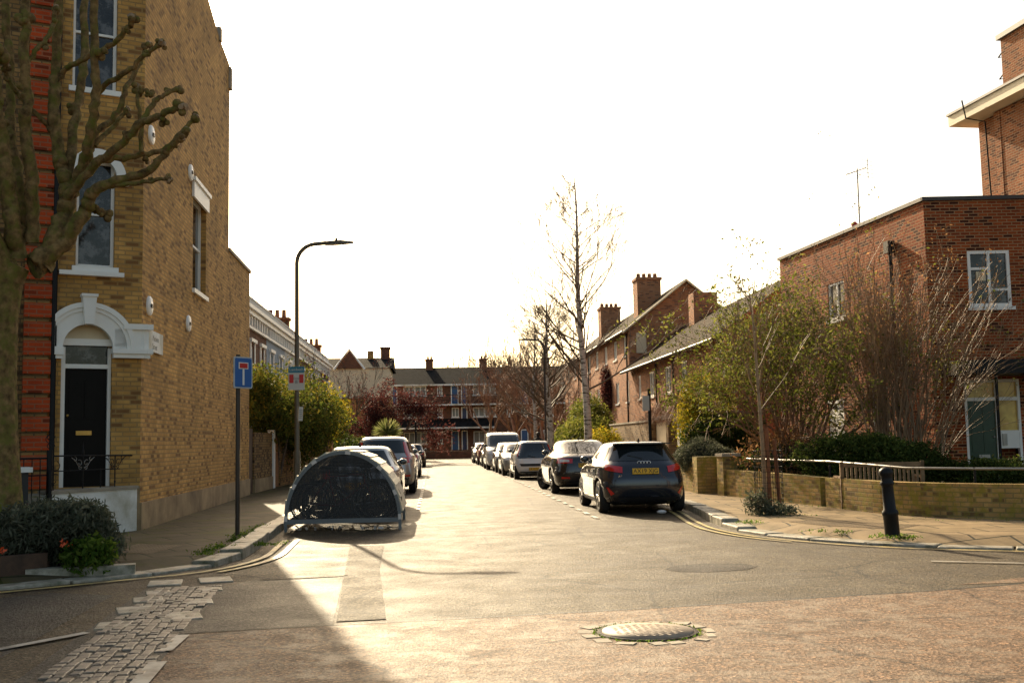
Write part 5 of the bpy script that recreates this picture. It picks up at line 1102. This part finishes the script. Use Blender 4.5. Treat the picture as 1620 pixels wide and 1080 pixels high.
o=MB(); o.M=Matrix.Rotation(R(-3.5),4,'Y')@Matrix.Diagonal((.78,.78,.87,1)); o.lathe([(.125,0),(.125,.30),(.135,.31),(.14,.34),(.135,.37),(.105,.40),(.095,.74),(.10,.76),(.118,.78),(.118,.81),(.10,.83),(.095,.90),(.115,.93),(.12,.97),(.10,1.01),(.05,1.04),(.001,1.05)],20); o.build('post',M_black,t,False)
# handrail behind the mossy wall
t=thing('tubular_handrail','bent galvanised handrail running above the mossy garden wall','handrail',(7,24,0))
o=MB(); o.tube([(6.98,24.2,.97),(7.25,22.3,.96),(7.5,20.6,.96),(7.72,19.0,.92),(7.95,18.1,.88),(8.6,17.0,.88),(9.3,16.3,.88),(12.1,14.6,.88)],.022,8); o.build('rail',M_steel,t)
for p in ((6.99,24.1),(7.52,20.5),(8.6,17.0),(10.7,15.45)):
    o=MB(); o.tube([(p[0],p[1],.3),(p[0],p[1],.9)],.02,6); o.build('post',M_black,t)
# garden bench behind the wall
t=thing('garden_bench','slatted wooden bench standing behind the mossy garden wall','bench',(8.12,19.5,.35),R(-8))
o=MB(); o.box(-.75,.75,-.03,.01,.52,.60); o.box(-.75,.75,-.03,.01,.16,.21)
for i in range(19): o.box(-.72+.078*i,-.68+.078*i,-.022,.002,.21,.52)
o.build('backrest',M_wood,t,False)
o=MB(); [o.box(-.75,.75,.05+.09*i,.12+.09*i,.12,.145) for i in range(5)]; o.build('seat',M_wood,t,False)
for x in (-.75,.69):
    for y in (-.03,.46): o=MB(); o.box(x,x+.06,y,y+.06,-.3,.62 if y<0 else .32); o.build('leg',M_wood,t,False)
    o=MB(); o.box(x-.005,x+.065,-.03,.55,.32,.355); o.build('armrest',M_wood,t,False)
# person far along the right pavement
t=thing('person','person in black clothing standing on the pavement beyond the silver hatchback','person',(5.45,57.5,ZP))
def skin(name,vs,es,rs,mat,parent,sub=2):
    me=bpy.data.meshes.new(name); me.from_pydata(vs,es,[]); o=bpy.data.objects.new(name,me); C.objects.link(o)
    o.modifiers.new('s','SKIN'); md=o.modifiers.new('u','SUBSURF'); md.levels=sub; md.render_levels=sub
    for i,r_ in enumerate(rs): me.skin_vertices[0].data[i].radius=(r_,r_*.8)
    me.skin_vertices[0].data[0].use_root=True
    dg=bpy.context.evaluated_depsgraph_get(); m2=bpy.data.meshes.new_from_object(o.evaluated_get(dg)); bpy.data.objects.remove(o); m2.materials.clear(); m2.materials.append(mat); m2.name=name
    return link(name,m2,parent,False)
skin('body',[(0,0,.95),(0,0,1.2),(0,0,1.42),(0,0,1.52),(0,-.02,1.62),(0,-.02,1.72),(.2,0,1.40),(.27,0,1.12),(.25,-.12,.9),(-.2,0,1.40),(-.27,0,1.12),(-.25,-.1,.9),(.1,0,.88),(.11,0,.5),(.11,.02,.08),(.12,-.12,.04),(-.1,0,.88),(-.12,-.03,.5),(-.12,0,.08),(-.13,-.14,.04)],[(0,1),(1,2),(2,3),(3,4),(4,5),(2,6),(6,7),(7,8),(2,9),(9,10),(10,11),(0,12),(12,13),(13,14),(14,15),(0,16),(16,17),(17,18),(18,19)],[.16,.17,.15,.06,.095,.08,.07,.05,.035,.07,.05,.035,.1,.07,.045,.04,.1,.07,.045,.04],M_cloth,t)
o=MB(); o.ball((0,0,1.70),(.105,.115,.11),6); o.build('hair',M_hair,t,False)
# ------------------------------------------------------------ trees and plants
def bulk(mb,name,mat,parent): return mb.build(name,mat,parent)
# pollarded plane tree, limbs traced then spread in depth
TY=14.0; t=thing('plane_tree','pollarded plane tree with knobbly cut limbs in front of the houses on the left','tree',(at(2,800,TY).x,TY,0))
z2=lambda x,y,dy=0: at(x*.4259,y*.4259,TY+dy)
mb=MB()
mb.tube([at(-6,880,TY),at(-6,800,TY),at(-8,700,TY),at(-8,600,TY),at(-5,500,TY),at(2,445,TY),at(20,415,TY)],[.38,.31,.27,.25,.25,.26,.22],14)
mb.tube([at(-5,440,TY),at(-30,380,TY-.3),at(-60,300,TY-.5),at(-90,180,TY-.5)],[.3,.24,.2,.15],10)
mb.build('trunk',M_bark,t)
limbs=[([(60,950,0),(45,830,-.2),(30,700,-.3),(15,560,-.4),(-10,400,-.5),(-20,200,-.5)],.24,.10),
([(80,900,0),(85,760,.1),(60,620,.2),(38,450,.3),(42,250,.4),(25,100,.4),(20,-60,.4)],.13,.09),
([(115,900,0),(120,700,-.1),(95,500,-.2),(100,350,-.25),(90,200,-.3),(95,60,-.3),(88,-80,-.3)],.16,.09),
([(130,990,0),(200,900,0),(240,780,.1),(250,680,.1),(222,600,.1),(205,450,.1),(205,300,.15),(213,150,.2),(215,-60,.2)],.26,.09),
([(250,700,.1),(262,600,.2),(272,480,.4),(300,320,.6),(315,150,.8),(310,-60,.9)],.13,.085),
([(270,690,.1),(310,600,-.1),(335,500,-.3),(355,350,-.5),(352,200,-.6),(345,-60,-.7)],.13,.08),
([(270,720,.1),(310,640,.2),(350,510,.3),(430,430,.5),(470,330,.6),(520,235,.8),(545,175,.9)],.10,.05),
([(300,650,.1),(335,560,0),(350,420,-.2),(378,330,-.3),(470,270,-.5),(545,200,-.6),(595,160,-.7)],.10,.045),
([(215,300,.15),(245,258,.1),(330,210,-.1),(420,165,-.2),(470,110,-.3),(495,75,-.35)],.07,.05),
([(250,740,.1),(345,620,-.2),(430,555,-.4),(520,462,-.6),(600,430,-.8),(672,395,-.9)],.12,.065),
([(510,468,-.6),(560,400,-.5),(600,360,-.45),(660,330,-.4)],.07,.045),
([(290,680,.1),(370,600,.2),(480,583,.4),(610,556,.6),(665,500,.7),(722,440,.8)],.09,.05),
([(575,600,.5),(640,545,.5),(690,490,.5)],.05,.045),
([(150,980,0),(250,880,0),(320,780,0),(350,710,-.1),(450,668,-.2),(560,630,-.3),(620,560,-.35),(665,520,-.4)],.25,.05),
([(380,690,-.1),(500,682,-.3),(590,668,-.4),(632,670,-.5)],.06,.035),
([(528,570,.3),(520,430,.3),(508,325,.3)],.05,.045),([(518,350,.3),(535,330,.3),(552,348,.35)],.04,.04),
([(200,500,.1),(150,440,0),(80,365,-.1),(35,300,-.2),(15,250,-.3)],.065,.045),
([(98,235,-.25),(150,170,-.2),(185,120,-.1),(210,40,0)],.06,.045),
([(350,540,0),(430,460,.2),(470,410,.3)],.06,.04),([(345,760,0),(370,790,.1),(395,800,.2)],.08,.05)]
rg=random.Random(31)
def knob(mb,p,r):
    for k in range(4): mb.ball((p[0]+rg.gauss(0,r*.5),p[1]+rg.gauss(0,r*.5),p[2]+rg.gauss(0,r*.5)),r*rg.uniform(.6,1.0),5)
for pts,r0_,r1_ in limbs:
    mb=MB(); P=[z2(*p) for p in pts]; Q=[]
    for i in range(len(P)-1):
        for k in range(6):
            a=[np.array(P[max(0,min(len(P)-1,i+j))]) for j in (-1,0,1,2)]; tt=k/6
            Q.append(Vector(.5*((2*a[1])+(-a[0]+a[2])*tt+(2*a[0]-5*a[1]+4*a[2]-a[3])*tt*tt+(-a[0]+3*a[1]-3*a[2]+a[3])*tt**3)))
    Q.append(P[-1]); n_=len(Q)
    Q=[q+Vector((rg.gauss(0,.008),rg.gauss(0,.02),rg.gauss(0,.008))) for q in Q]
    mb.tube(Q,[(r0_+(r1_-r0_)*min(1,(i/(n_-1))**.55))*.60*(1+rg.gauss(0,.055)) for i in range(n_)],9)
    e=Q[-1]; knob(mb,e,r1_*1.1)
    for k in (int(n_*.5),int(n_*.8)):
        if rg.random()<.7: knob(mb,Q[k]+Vector((rg.gauss(0,.03),0,rg.gauss(0,.03))),r1_*.8)
    lb=mb.build('limb',M_bark,t)
    mb=MB(); d=(Q[-1]-Q[-3]).normalized()
    for k in range(3):
        dd=(d+Vector((rg.gauss(0,.5),rg.gauss(0,.5),rg.gauss(0,.5)))).normalized(); mb.tube([e,e+dd*r1_*1.5],[r1_*.55,r1_*.5],7)
    mb.build('cut_stub',M_cut,lb)
# planter with shrub in front of the tree
p=at(70,880,13.0); t=thing('planter','dark timber edged planter round the foot of the plane tree','planter',(-4.6,13.2,0))
o=MB(); o.obox((-4.95,12.35,.16),(1.5,.09,.28),.74); o.obox((-5.3,12.9,.14),(1.4,1.2,.16),.74); o.build('timber_edge',M_woodd,t)
o=MB(); o.obox((-4.0,12.86,.085),(1.15,.2,.10),.22); o.build('edge_stone',M_kerb,t)
t=thing('lavender_bush','large grey green bush beside the foot of the plane tree','bush',(-4.45,13.3,.15))
mb=MB(); rg=random.Random(5)
for i in range(40): a=rg.uniform(0,6.28); mb.tube([(-4.5,13.3,.1),(-4.5+.5*math.cos(a),13.3+.4*math.sin(a),.1+rg.uniform(.3,.7))],[.012,.004],4,cap=False)
mb.build('stems',M_twigd,t)
leaves('foliage',np.concatenate([blobpts((-4.4,13.3,.52),(.62,.5,.36),1500,3),blobpts((-4.75,13.2,.42),(.5,.45,.34),900,4),blobpts((-4.05,13.3,.38),(.36,.38,.30),700,14)]),12,.035,.021,G_lav,t,7,droop=1,aspect=2.2)
t=thing('geranium','low leafy green plant with orange red flowers at the planter corner','plant',(-3.95,12.85,.12))
leaves('foliage',blobpts((-3.95,12.9,.28),(.3,.25,.18),260,6),6,.04,.035,G_gren,t,8)
leaves('flowers',[(-4.18,12.75,.42),(-4.12,12.74,.40),(-4.75,12.5,.36),(-4.85,12.5,.36)],12,.02,.022,G_flower,t,9)
mb=MB(); rg=random.Random(3)
for i in range(12): a=rg.uniform(0,6.28); mb.tube([(-3.95,12.9,.1),(-3.95+.2*math.cos(a),12.9+.18*math.sin(a),.3)],[.01,.004],4,cap=False)
mb.build('stems',M_twigd,t)
# bare twiggy tree helper
def baretree(name,label,x,y,h,r,seed,bark,lev=5,kids=3,spread=.5,up=.15,group=None,twig=None,L0=.34,shrink=.72,minr=.006,z=.1,jit=.1,lean=(0,0,1),leaf=None,n=4):
    t=thing(name,label,'tree',(x,y,z),group=group); rg=random.Random(seed); tips=[]
    mb=MB(); mb.tube([(x,y,z-.1),(x+lean[0]*h*.1,y,z+h*.1),(x+lean[0]*h*.2,y,z+h*.2)],[r*1.25,r,r*.9],8,cap=False); mb.build('trunk',bark,t)
    mb=MB()
    for k in range(n):
        a=6.28*k/n+rg.uniform(-.4,.4); d=Vector((math.cos(a)*spread*1.2+lean[0],math.sin(a)*spread*1.2,1))
        grow(mb,(x+lean[0]*h*.19,y,z+h*.19-.05*k),d,h*L0,r*.6,lev-1,rg,kids,spread,up,shrink,6,tips,jit,3,minr)
    mb.build('branches',twig or bark,t)
    if leaf: leaves(leaf[0],tips,leaf[1],leaf[2],leaf[3],leaf[4],t,seed)
    return t
# birches
def birch(label,x,y,h,r,seed,nb=26,lean=0):
    t=thing('birch_tree',label,'tree',(x,y,.1)); rg=random.Random(seed); mb=MB(); P=[]; Rr=[]
    for i in range(22):
        k=i/21; P.append(Vector((x+lean*k+.06*math.sin(k*9),y+.05*math.cos(k*7),.05+h*k))); Rr.append(max(.008,r*(1-k)**.85+.006))
    mb.tube(P,Rr,10,cap=False); mb.build('trunk',M_birch,t)
    mb=MB(); tips=[]
    for i in range(nb):
        k=.25+.62*(i/nb)**.9; j=k*21; p=P[int(j)].lerp(P[min(21,int(j)+1)],j%1); a=rg.uniform(0,6.28); L=h*.25*(1-k)**.75*rg.uniform(.6,1.15)+.45*(1-k)+.06
        d=Vector((math.cos(a),math.sin(a),rg.uniform(.5,1.1))); grow(mb,p,d,L,max(.008,r*.30*(1-k)+.006),4,rg,3,.5,.08,.58,5,tips,.08,4,.0045)
    mb.build('branches',M_twigd,t)
    mb=MB()
    for p in tips[::3]:
        q=Vector(p); mb.tube([q,q+Vector((rg.gauss(0,.08),rg.gauss(0,.08),-.12)),q+Vector((rg.gauss(0,.1),rg.gauss(0,.1),-rg.uniform(.25,.5)))],[.005,.004,.003],3,cap=False)
    mb.build('hanging_twigs',M_twigd,t)
birch('tall bare birch with white trunk on the right pavement behind the black saloon',5.75,40.8,12.0,.16,4,46,-.35)
birch('shorter birch with pale trunk standing beside the right hand street lamp',5.75,54.5,9.2,.20,9,46,-.1)
birch('slim bare birch rising farther back between the two right hand trunks',6.6,72,9.5,.16,12,30,.1)
for i,(x,y,h,s_,lb) in enumerate(((6.2,84,8.6,1,'bushy bare brown tree at the far right end of the street'),(4.9,97,8.6,2,'wide bare brown tree in front of the far block'),(8.2,92,9.0,3,'bare brown tree between the far block and the gabled house'),(7.6,76,6.6,5,'low spreading bare tree beside the farthest parked cars'),(10.8,100,8.8,8,'bare brown tree at the right corner of the far block'))):
    baretree('bare_tree',lb,x,y,h,.2,s_*7,M_barkb,6,3,.55,.06,'bare trees at the far end',M_twigr,.30,.72,.014)
for i,(x,h) in enumerate(((3.5,12.2),(6.3,13.0),(9.4,14.2))):
    baretree('bare_tree',('slim bare treetop seen above the far roof, leftmost','slim bare treetop seen above the far roof, middle','slim bare treetop seen above the far roof, rightmost')[i],x,128,h,.2,50+i,M_twigd,5,3,.35,.3,'bare treetops behind the far block',M_twigd,.26,.75,.02)
# dark red prunus on the left
t=baretree('plum_tree','spreading dark red leaved plum tree on the left in front of the far block',-3.5,80,6.6,.22,17,M_barkb,6,3,.62,.02,None,M_barkb,.26,.72,.012,leaf=('buds',16,.22,.075,G_red),lean=(.06,0,1))
baretree('plum_tree','smaller bare plum tree behind the evergreen on the left',-5.4,62,6.6,.13,23,M_barkb,5,3,.45,.15,None,M_twigd,.30,.72,.008,leaf=('buds',2,.12,.05,G_red))
# cordyline palm
t=thing('cordyline','spiky pale green cordyline palm beyond the parked off roader','plant',(-2.95,69,.1)); mb=MB(); mb.tube([(-2.95,69,.1),(-2.95,69,1.9)],.09,8); mb.build('trunk',M_barkb,t)
rg=np.random.default_rng(4); n=260; d=rg.normal(0,1,(n,3)); d[:,2]=np.abs(d[:,2])*.8+rg.uniform(-.5,.3,n); d/=np.linalg.norm(d,axis=1)[:,None]; sdv=np.cross(d,rg.normal(0,1,(n,3))); sdv/=np.linalg.norm(sdv,axis=1)[:,None]
quads('leaves',np.array((-2.95,69,2.1))+d*.5,sdv*.07,d*.55,G_palm,t)
# evergreen on the left with yellow edge, hedges
def bush(name,label,c,r,n,per,size,mat,seed,stems=12,sp=.1,extra=(),cat='bush',lump=.35,aspect=1.3,hollow=.55,base=.1):
    t=thing(name,label,cat,(c[0],c[1],base)); mb=MB(); rg=random.Random(seed)
    for i in range(stems):
        a=rg.uniform(0,6.28); q=rg.uniform(.2,.8); mb.tube([(c[0],c[1],base),(c[0]+r[0]*q*.5*math.cos(a),c[1]+r[1]*q*.5*math.sin(a),c[2]-r[2]*.3),(c[0]+r[0]*q*math.cos(a),c[1]+r[1]*q*math.sin(a),c[2]+r[2]*.5*rg.random())],[.05*r[2],.03*r[2],.012],5,cap=False)
    mb.build('stems',M_barkb,t); P=[blobpts(c,r,n,seed,hollow,lump)]
    for k,(cc,rr_,nn) in enumerate(extra): P.append(blobpts(cc,rr_,nn,seed+k+1,hollow,lump))
    leaves('foliage',np.concatenate(P),per,sp,size,mat,t,seed,aspect=aspect); return t
bush('evergreen_tree','dense dark evergreen overhanging the garden wall behind the dead end sign',(-5.2,37,2.6),(1.3,2.6,1.0),1500,12,.055,G_ever,21,14,.17,[((-4.7,40.5,2.5),(1.1,2.0,1.3),1200),((-5.4,33.5,3.1),(.9,1.6,.8),600),((-4.5,38.5,1.9),(.7,1.5,.8),500),((-5.0,42.5,2.4),(1.0,1.2,.8),400)],lump=.6,hollow=.3)
bush('yellow_bush','loose yellow leaved branches at the right edge of the evergreen',(-4.3,43.5,2.7),(1.0,1.6,.95),420,9,.06,G_yel,26,8,.13)
for i,(a,lb) in enumerate((((-4.6,51,.9),'rounded green hedge bush in the front garden beside the brick pier'),((-4.7,56,1.0),'green bush along the left terrace gardens before the cordyline'),((-4.4,61,.9),'pale green bush nearest the cordyline'))):
    bush('garden_bush',lb,a,(.8,1.8,.9),600,8,.07,(G_hedge,G_hedge,G_shrub)[i],60+i,8,.12)
# right side hedges and bushes
bush('yellow_bush','bright yellow green shrub beside the outbuilding on the right',(8.05,32,2.4),(.85,.85,1.0),700,14,.035,G_yel,31,9,.11,[((7.6,31.6,1.7),(.55,.6,.8),300)])
bush('garden_bush','dark green shrub beneath the bright yellow green shrub',(8.3,31,1.3),(1.0,.8,.7),900,12,.05,G_hedge,33,9,.11)
bush('lavender_bush','grey green rounded bush spilling over the dark front wall',(6.75,27.6,.95),(.62,.8,.42),1700,14,.022,G_lav,35,20,.05,[((6.95,26.9,.85),(.5,.5,.36),700)],aspect=2.2)
bush('garden_hedge','yellow green clipped hedge behind the second birch',(7.4,58,1.3),(.9,4.5,1.2),1500,10,.07,G_shrub,37,8,.14)
bush('garden_hedge','tall loose green hedge beside the gabled house',(8.6,60,2.0),(1.0,4.0,1.6),1500,10,.07,G_shrub,38,8,.16)
bush('garden_bush','orange tinged low bush by the tan garden wall',(8.0,52,1.1),(.7,2.2,.7),600,9,.06,G_yel,39,8,.12)
bush('garden_hedge','low dark hedge behind the garden bench',(8.9,21.7,.95),(1.25,.5,.5),2000,12,.035,G_hedge,41,14,.06)
bush('garden_bush','dark leafy plants under the canopy post by the green door',(11.6,22.0,.62),(1.6,.5,.27),1200,10,.035,G_hedge,43,10,.06)
bush('garden_bush','shaded leafy undergrowth beneath the leafy shrub tree',(8.3,25.2,.8),(1.1,1.2,.5),1300,9,.04,G_hedge,44,10,.09)
# creepers
def creeper(label,F,u0,u1,z0,z1,n,seed,mat,leaf=None,cl=None,off=.06):
    t=thing('creeper',label,'climbing plant',F.P((u0+u1)/2,z0)); rg=random.Random(seed); mb=MB(); tips=[]
    for i in range(n):
        u=rg.uniform(u0,u1); d=(F.d*rg.gauss(0,.35)+Vector((0,0,1))+F.n*.06)
        grow(mb,F.P(u,z0,off),d,(z1-z0)*rg.uniform(.3,.6),.022,3,rg,3,.5,.05,.7,4,tips,.16,4,.004)
    mb.build('stems',mat,t)
    if leaf: leaves('leaves',tips,*leaf,t,seed)
    return t
LF=Face(HX-.05,58.45,0,-1)
creeper('bare reddish creeper climbing the lower brick house',LF,9,15.3,.2,4.6,34,71,M_twigr)
t=thing('creeper','mound of dry brown creeper on the outbuilding roof','climbing plant',(9.3,40,2.3)); mb=MB(); rg=random.Random(6)
for i in range(900):
    y=rg.uniform(36.4,44.2); x=rg.uniform(8.7,10.2); h=.55*math.sin(math.pi*(y-36)/8.6)+.1; mb.tube([(x+.3,y+rg.gauss(0,.3),2.3+h*rg.random()),(x,y,2.35+h),(x-.35-rg.random()*.2,y+rg.gauss(0,.2),2.25-rg.random()*.35)],[.008,.008,.004],3,cap=False)
mb.build('stems',M_twigr,t)
GF=Face(HX,88,0,-1); bush('ivy','dark ivy clump on the orange wall of the gabled house',(HX-.15,65.5,4.3),(.2,.9,1.5),500,10,.07,G_red,51,5,.1,cat='climbing plant')
creeper('leafy creeper strands climbing the side wall of the flat roofed house',sf,5.2,8.3,.4,6.6,7,73,M_twigd,leaf=(5,.12,.035,G_shrub))
# leafy shrub tree and twiggy shrub behind the mossy wall
t=thing('shrub_tree','wide green leaved shrub tree behind the mossy garden wall','tree',(8.1,25.4,.35)); rg=random.Random(14); mb=MB(); tips=[]
for i in range(17):
    a=rg.uniform(0,6.28); s_=rg.uniform(.3,1.15); grow(mb,(8.35+rg.gauss(0,.15),25.4+rg.gauss(0,.15),.3),Vector((math.cos(a)*s_-.10,math.sin(a)*s_*.8,1.05)),2.05,.05,5,rg,3,.50,.03,.70,5,tips,.14,4,.004)
mb.build('branches',M_twigr,t)
tp=np.array(tips); tp=tp[(tp[:,2]>1.7)]
leaves('foliage',tp[np.random.default_rng(5).random(len(tp))<.78],7,.10,.042,G_shrub,t,15)
t=thing('shrub','tall bare shrub of many pale brown upright stems before the flat roofed house','shrub',(10.1,22.9,.35)); rg=random.Random(19); mb=MB(); tips=[]
for i in range(46):
    a=rg.uniform(0,6.28); s_=rg.uniform(.05,.42); grow(mb,(9.9+rg.gauss(0,.3),22.9+rg.gauss(0,.25),.3),Vector((math.cos(a)*s_,math.sin(a)*s_,1)),2.0,.022,3,rg,3,.28,.05,.72,5,tips,.07,5,.0045)
mb.build('stems',M_twig,t)
leaves('old_leaves',tips,2,.08,.03,G_tan,t,20)
t=thing('shrub','thin arching bare stems reaching past the building corner toward the window','shrub',(11.0,23.6,.35)); rg=random.Random(29); mb=MB(); tips=[]
for i in range(10):
    s_=rg.uniform(.05,.42); grow(mb,(10.7+rg.gauss(0,.2),23.4+rg.gauss(0,.15),.3),Vector((s_,rg.gauss(0,.12),1)),2.1,.018,3,rg,3,.35,.0,.70,4,tips,.09,5,.004)
mb.build('stems',M_twig,t)
leaves('leaves',tips[::4],4,.1,.035,G_shrub,t,30)
bush('shrub','tangled brown undergrowth of dry stems and leaves behind the wall pier',(7.9,24.4,1.0),(.9,.8,.65),500,5,.035,G_tan,45,40,.12,cat='shrub')
# young street tree with stake, guard and planting
t=thing('young_tree','young bare street tree with mesh guard on the right pavement','tree',(5.72,18.75,ZP)); rg=random.Random(2)
mb=MB(); P=[(5.72,18.75,ZP),(5.70,18.75,1.2),(5.66,18.75,2.3),(5.62,18.75,3.4),(5.55,18.75,4.1)]; mb.tube(P,[.042,.036,.028,.018,.008],8,cap=False); mb.build('trunk',M_cut,t)
mb=MB()
for i in range(15):
    z=1.9+i*.14; grow(mb,(5.68-.02*i*.3,18.75,z),Vector((math.cos(i*2.4)*.6,math.sin(i*2.4)*.6,1.0)),.85*(1-i*.04),.009,2,rg,3,.35,.1,.6,4,None,.08,4,.004)
mb.build('branches',M_twig,t)
t=thing('tree_guard','rusty square stakes and wire mesh guard round the young street tree','tree guard',(5.8,18.7,ZP))
for (x,y,h,lx) in ((5.95,18.7,1.28,-.06),(5.75,18.6,1.5,-.02)):
    o=MB(); o.tube([(x,y,ZP),(x+lx,y,ZP+h)],.035,4,sm=False); o.build('stake',M_rust,t)
o=MB()
for i in range(16): a=6.28*i/16; o.tube([(5.78+.24*math.cos(a),18.75+.24*math.sin(a),ZP+.05),(5.78+.24*math.cos(a),18.75+.24*math.sin(a),ZP+1.1)],.004,4)
for k in range(12): o.tube([(5.78+.24*math.cos(a),18.75+.24*math.sin(a),ZP+.08+k*.092) for a in np.linspace(0,6.2832,17)],.003,4,cap=False)
o.build('wire_mesh',M_black,t)
bush('tree_pit_plants','silvery and green low plants at the foot of the young street tree',(5.55,18.6,.30),(.22,.22,.2),110,8,.03,G_lav,47,10,.05,[((5.85,18.5,.18),(.3,.2,.07),90)],cat='plants')
# loose bits of litter by the kerb under the nearest car
t=MB(); t.ball((4.35,21.0,.05),(.1,.06,.04),5); tag(t.build('crumpled_bottle',M_whl),'crumpled clear plastic bottle lying under the nearest dark car','litter')
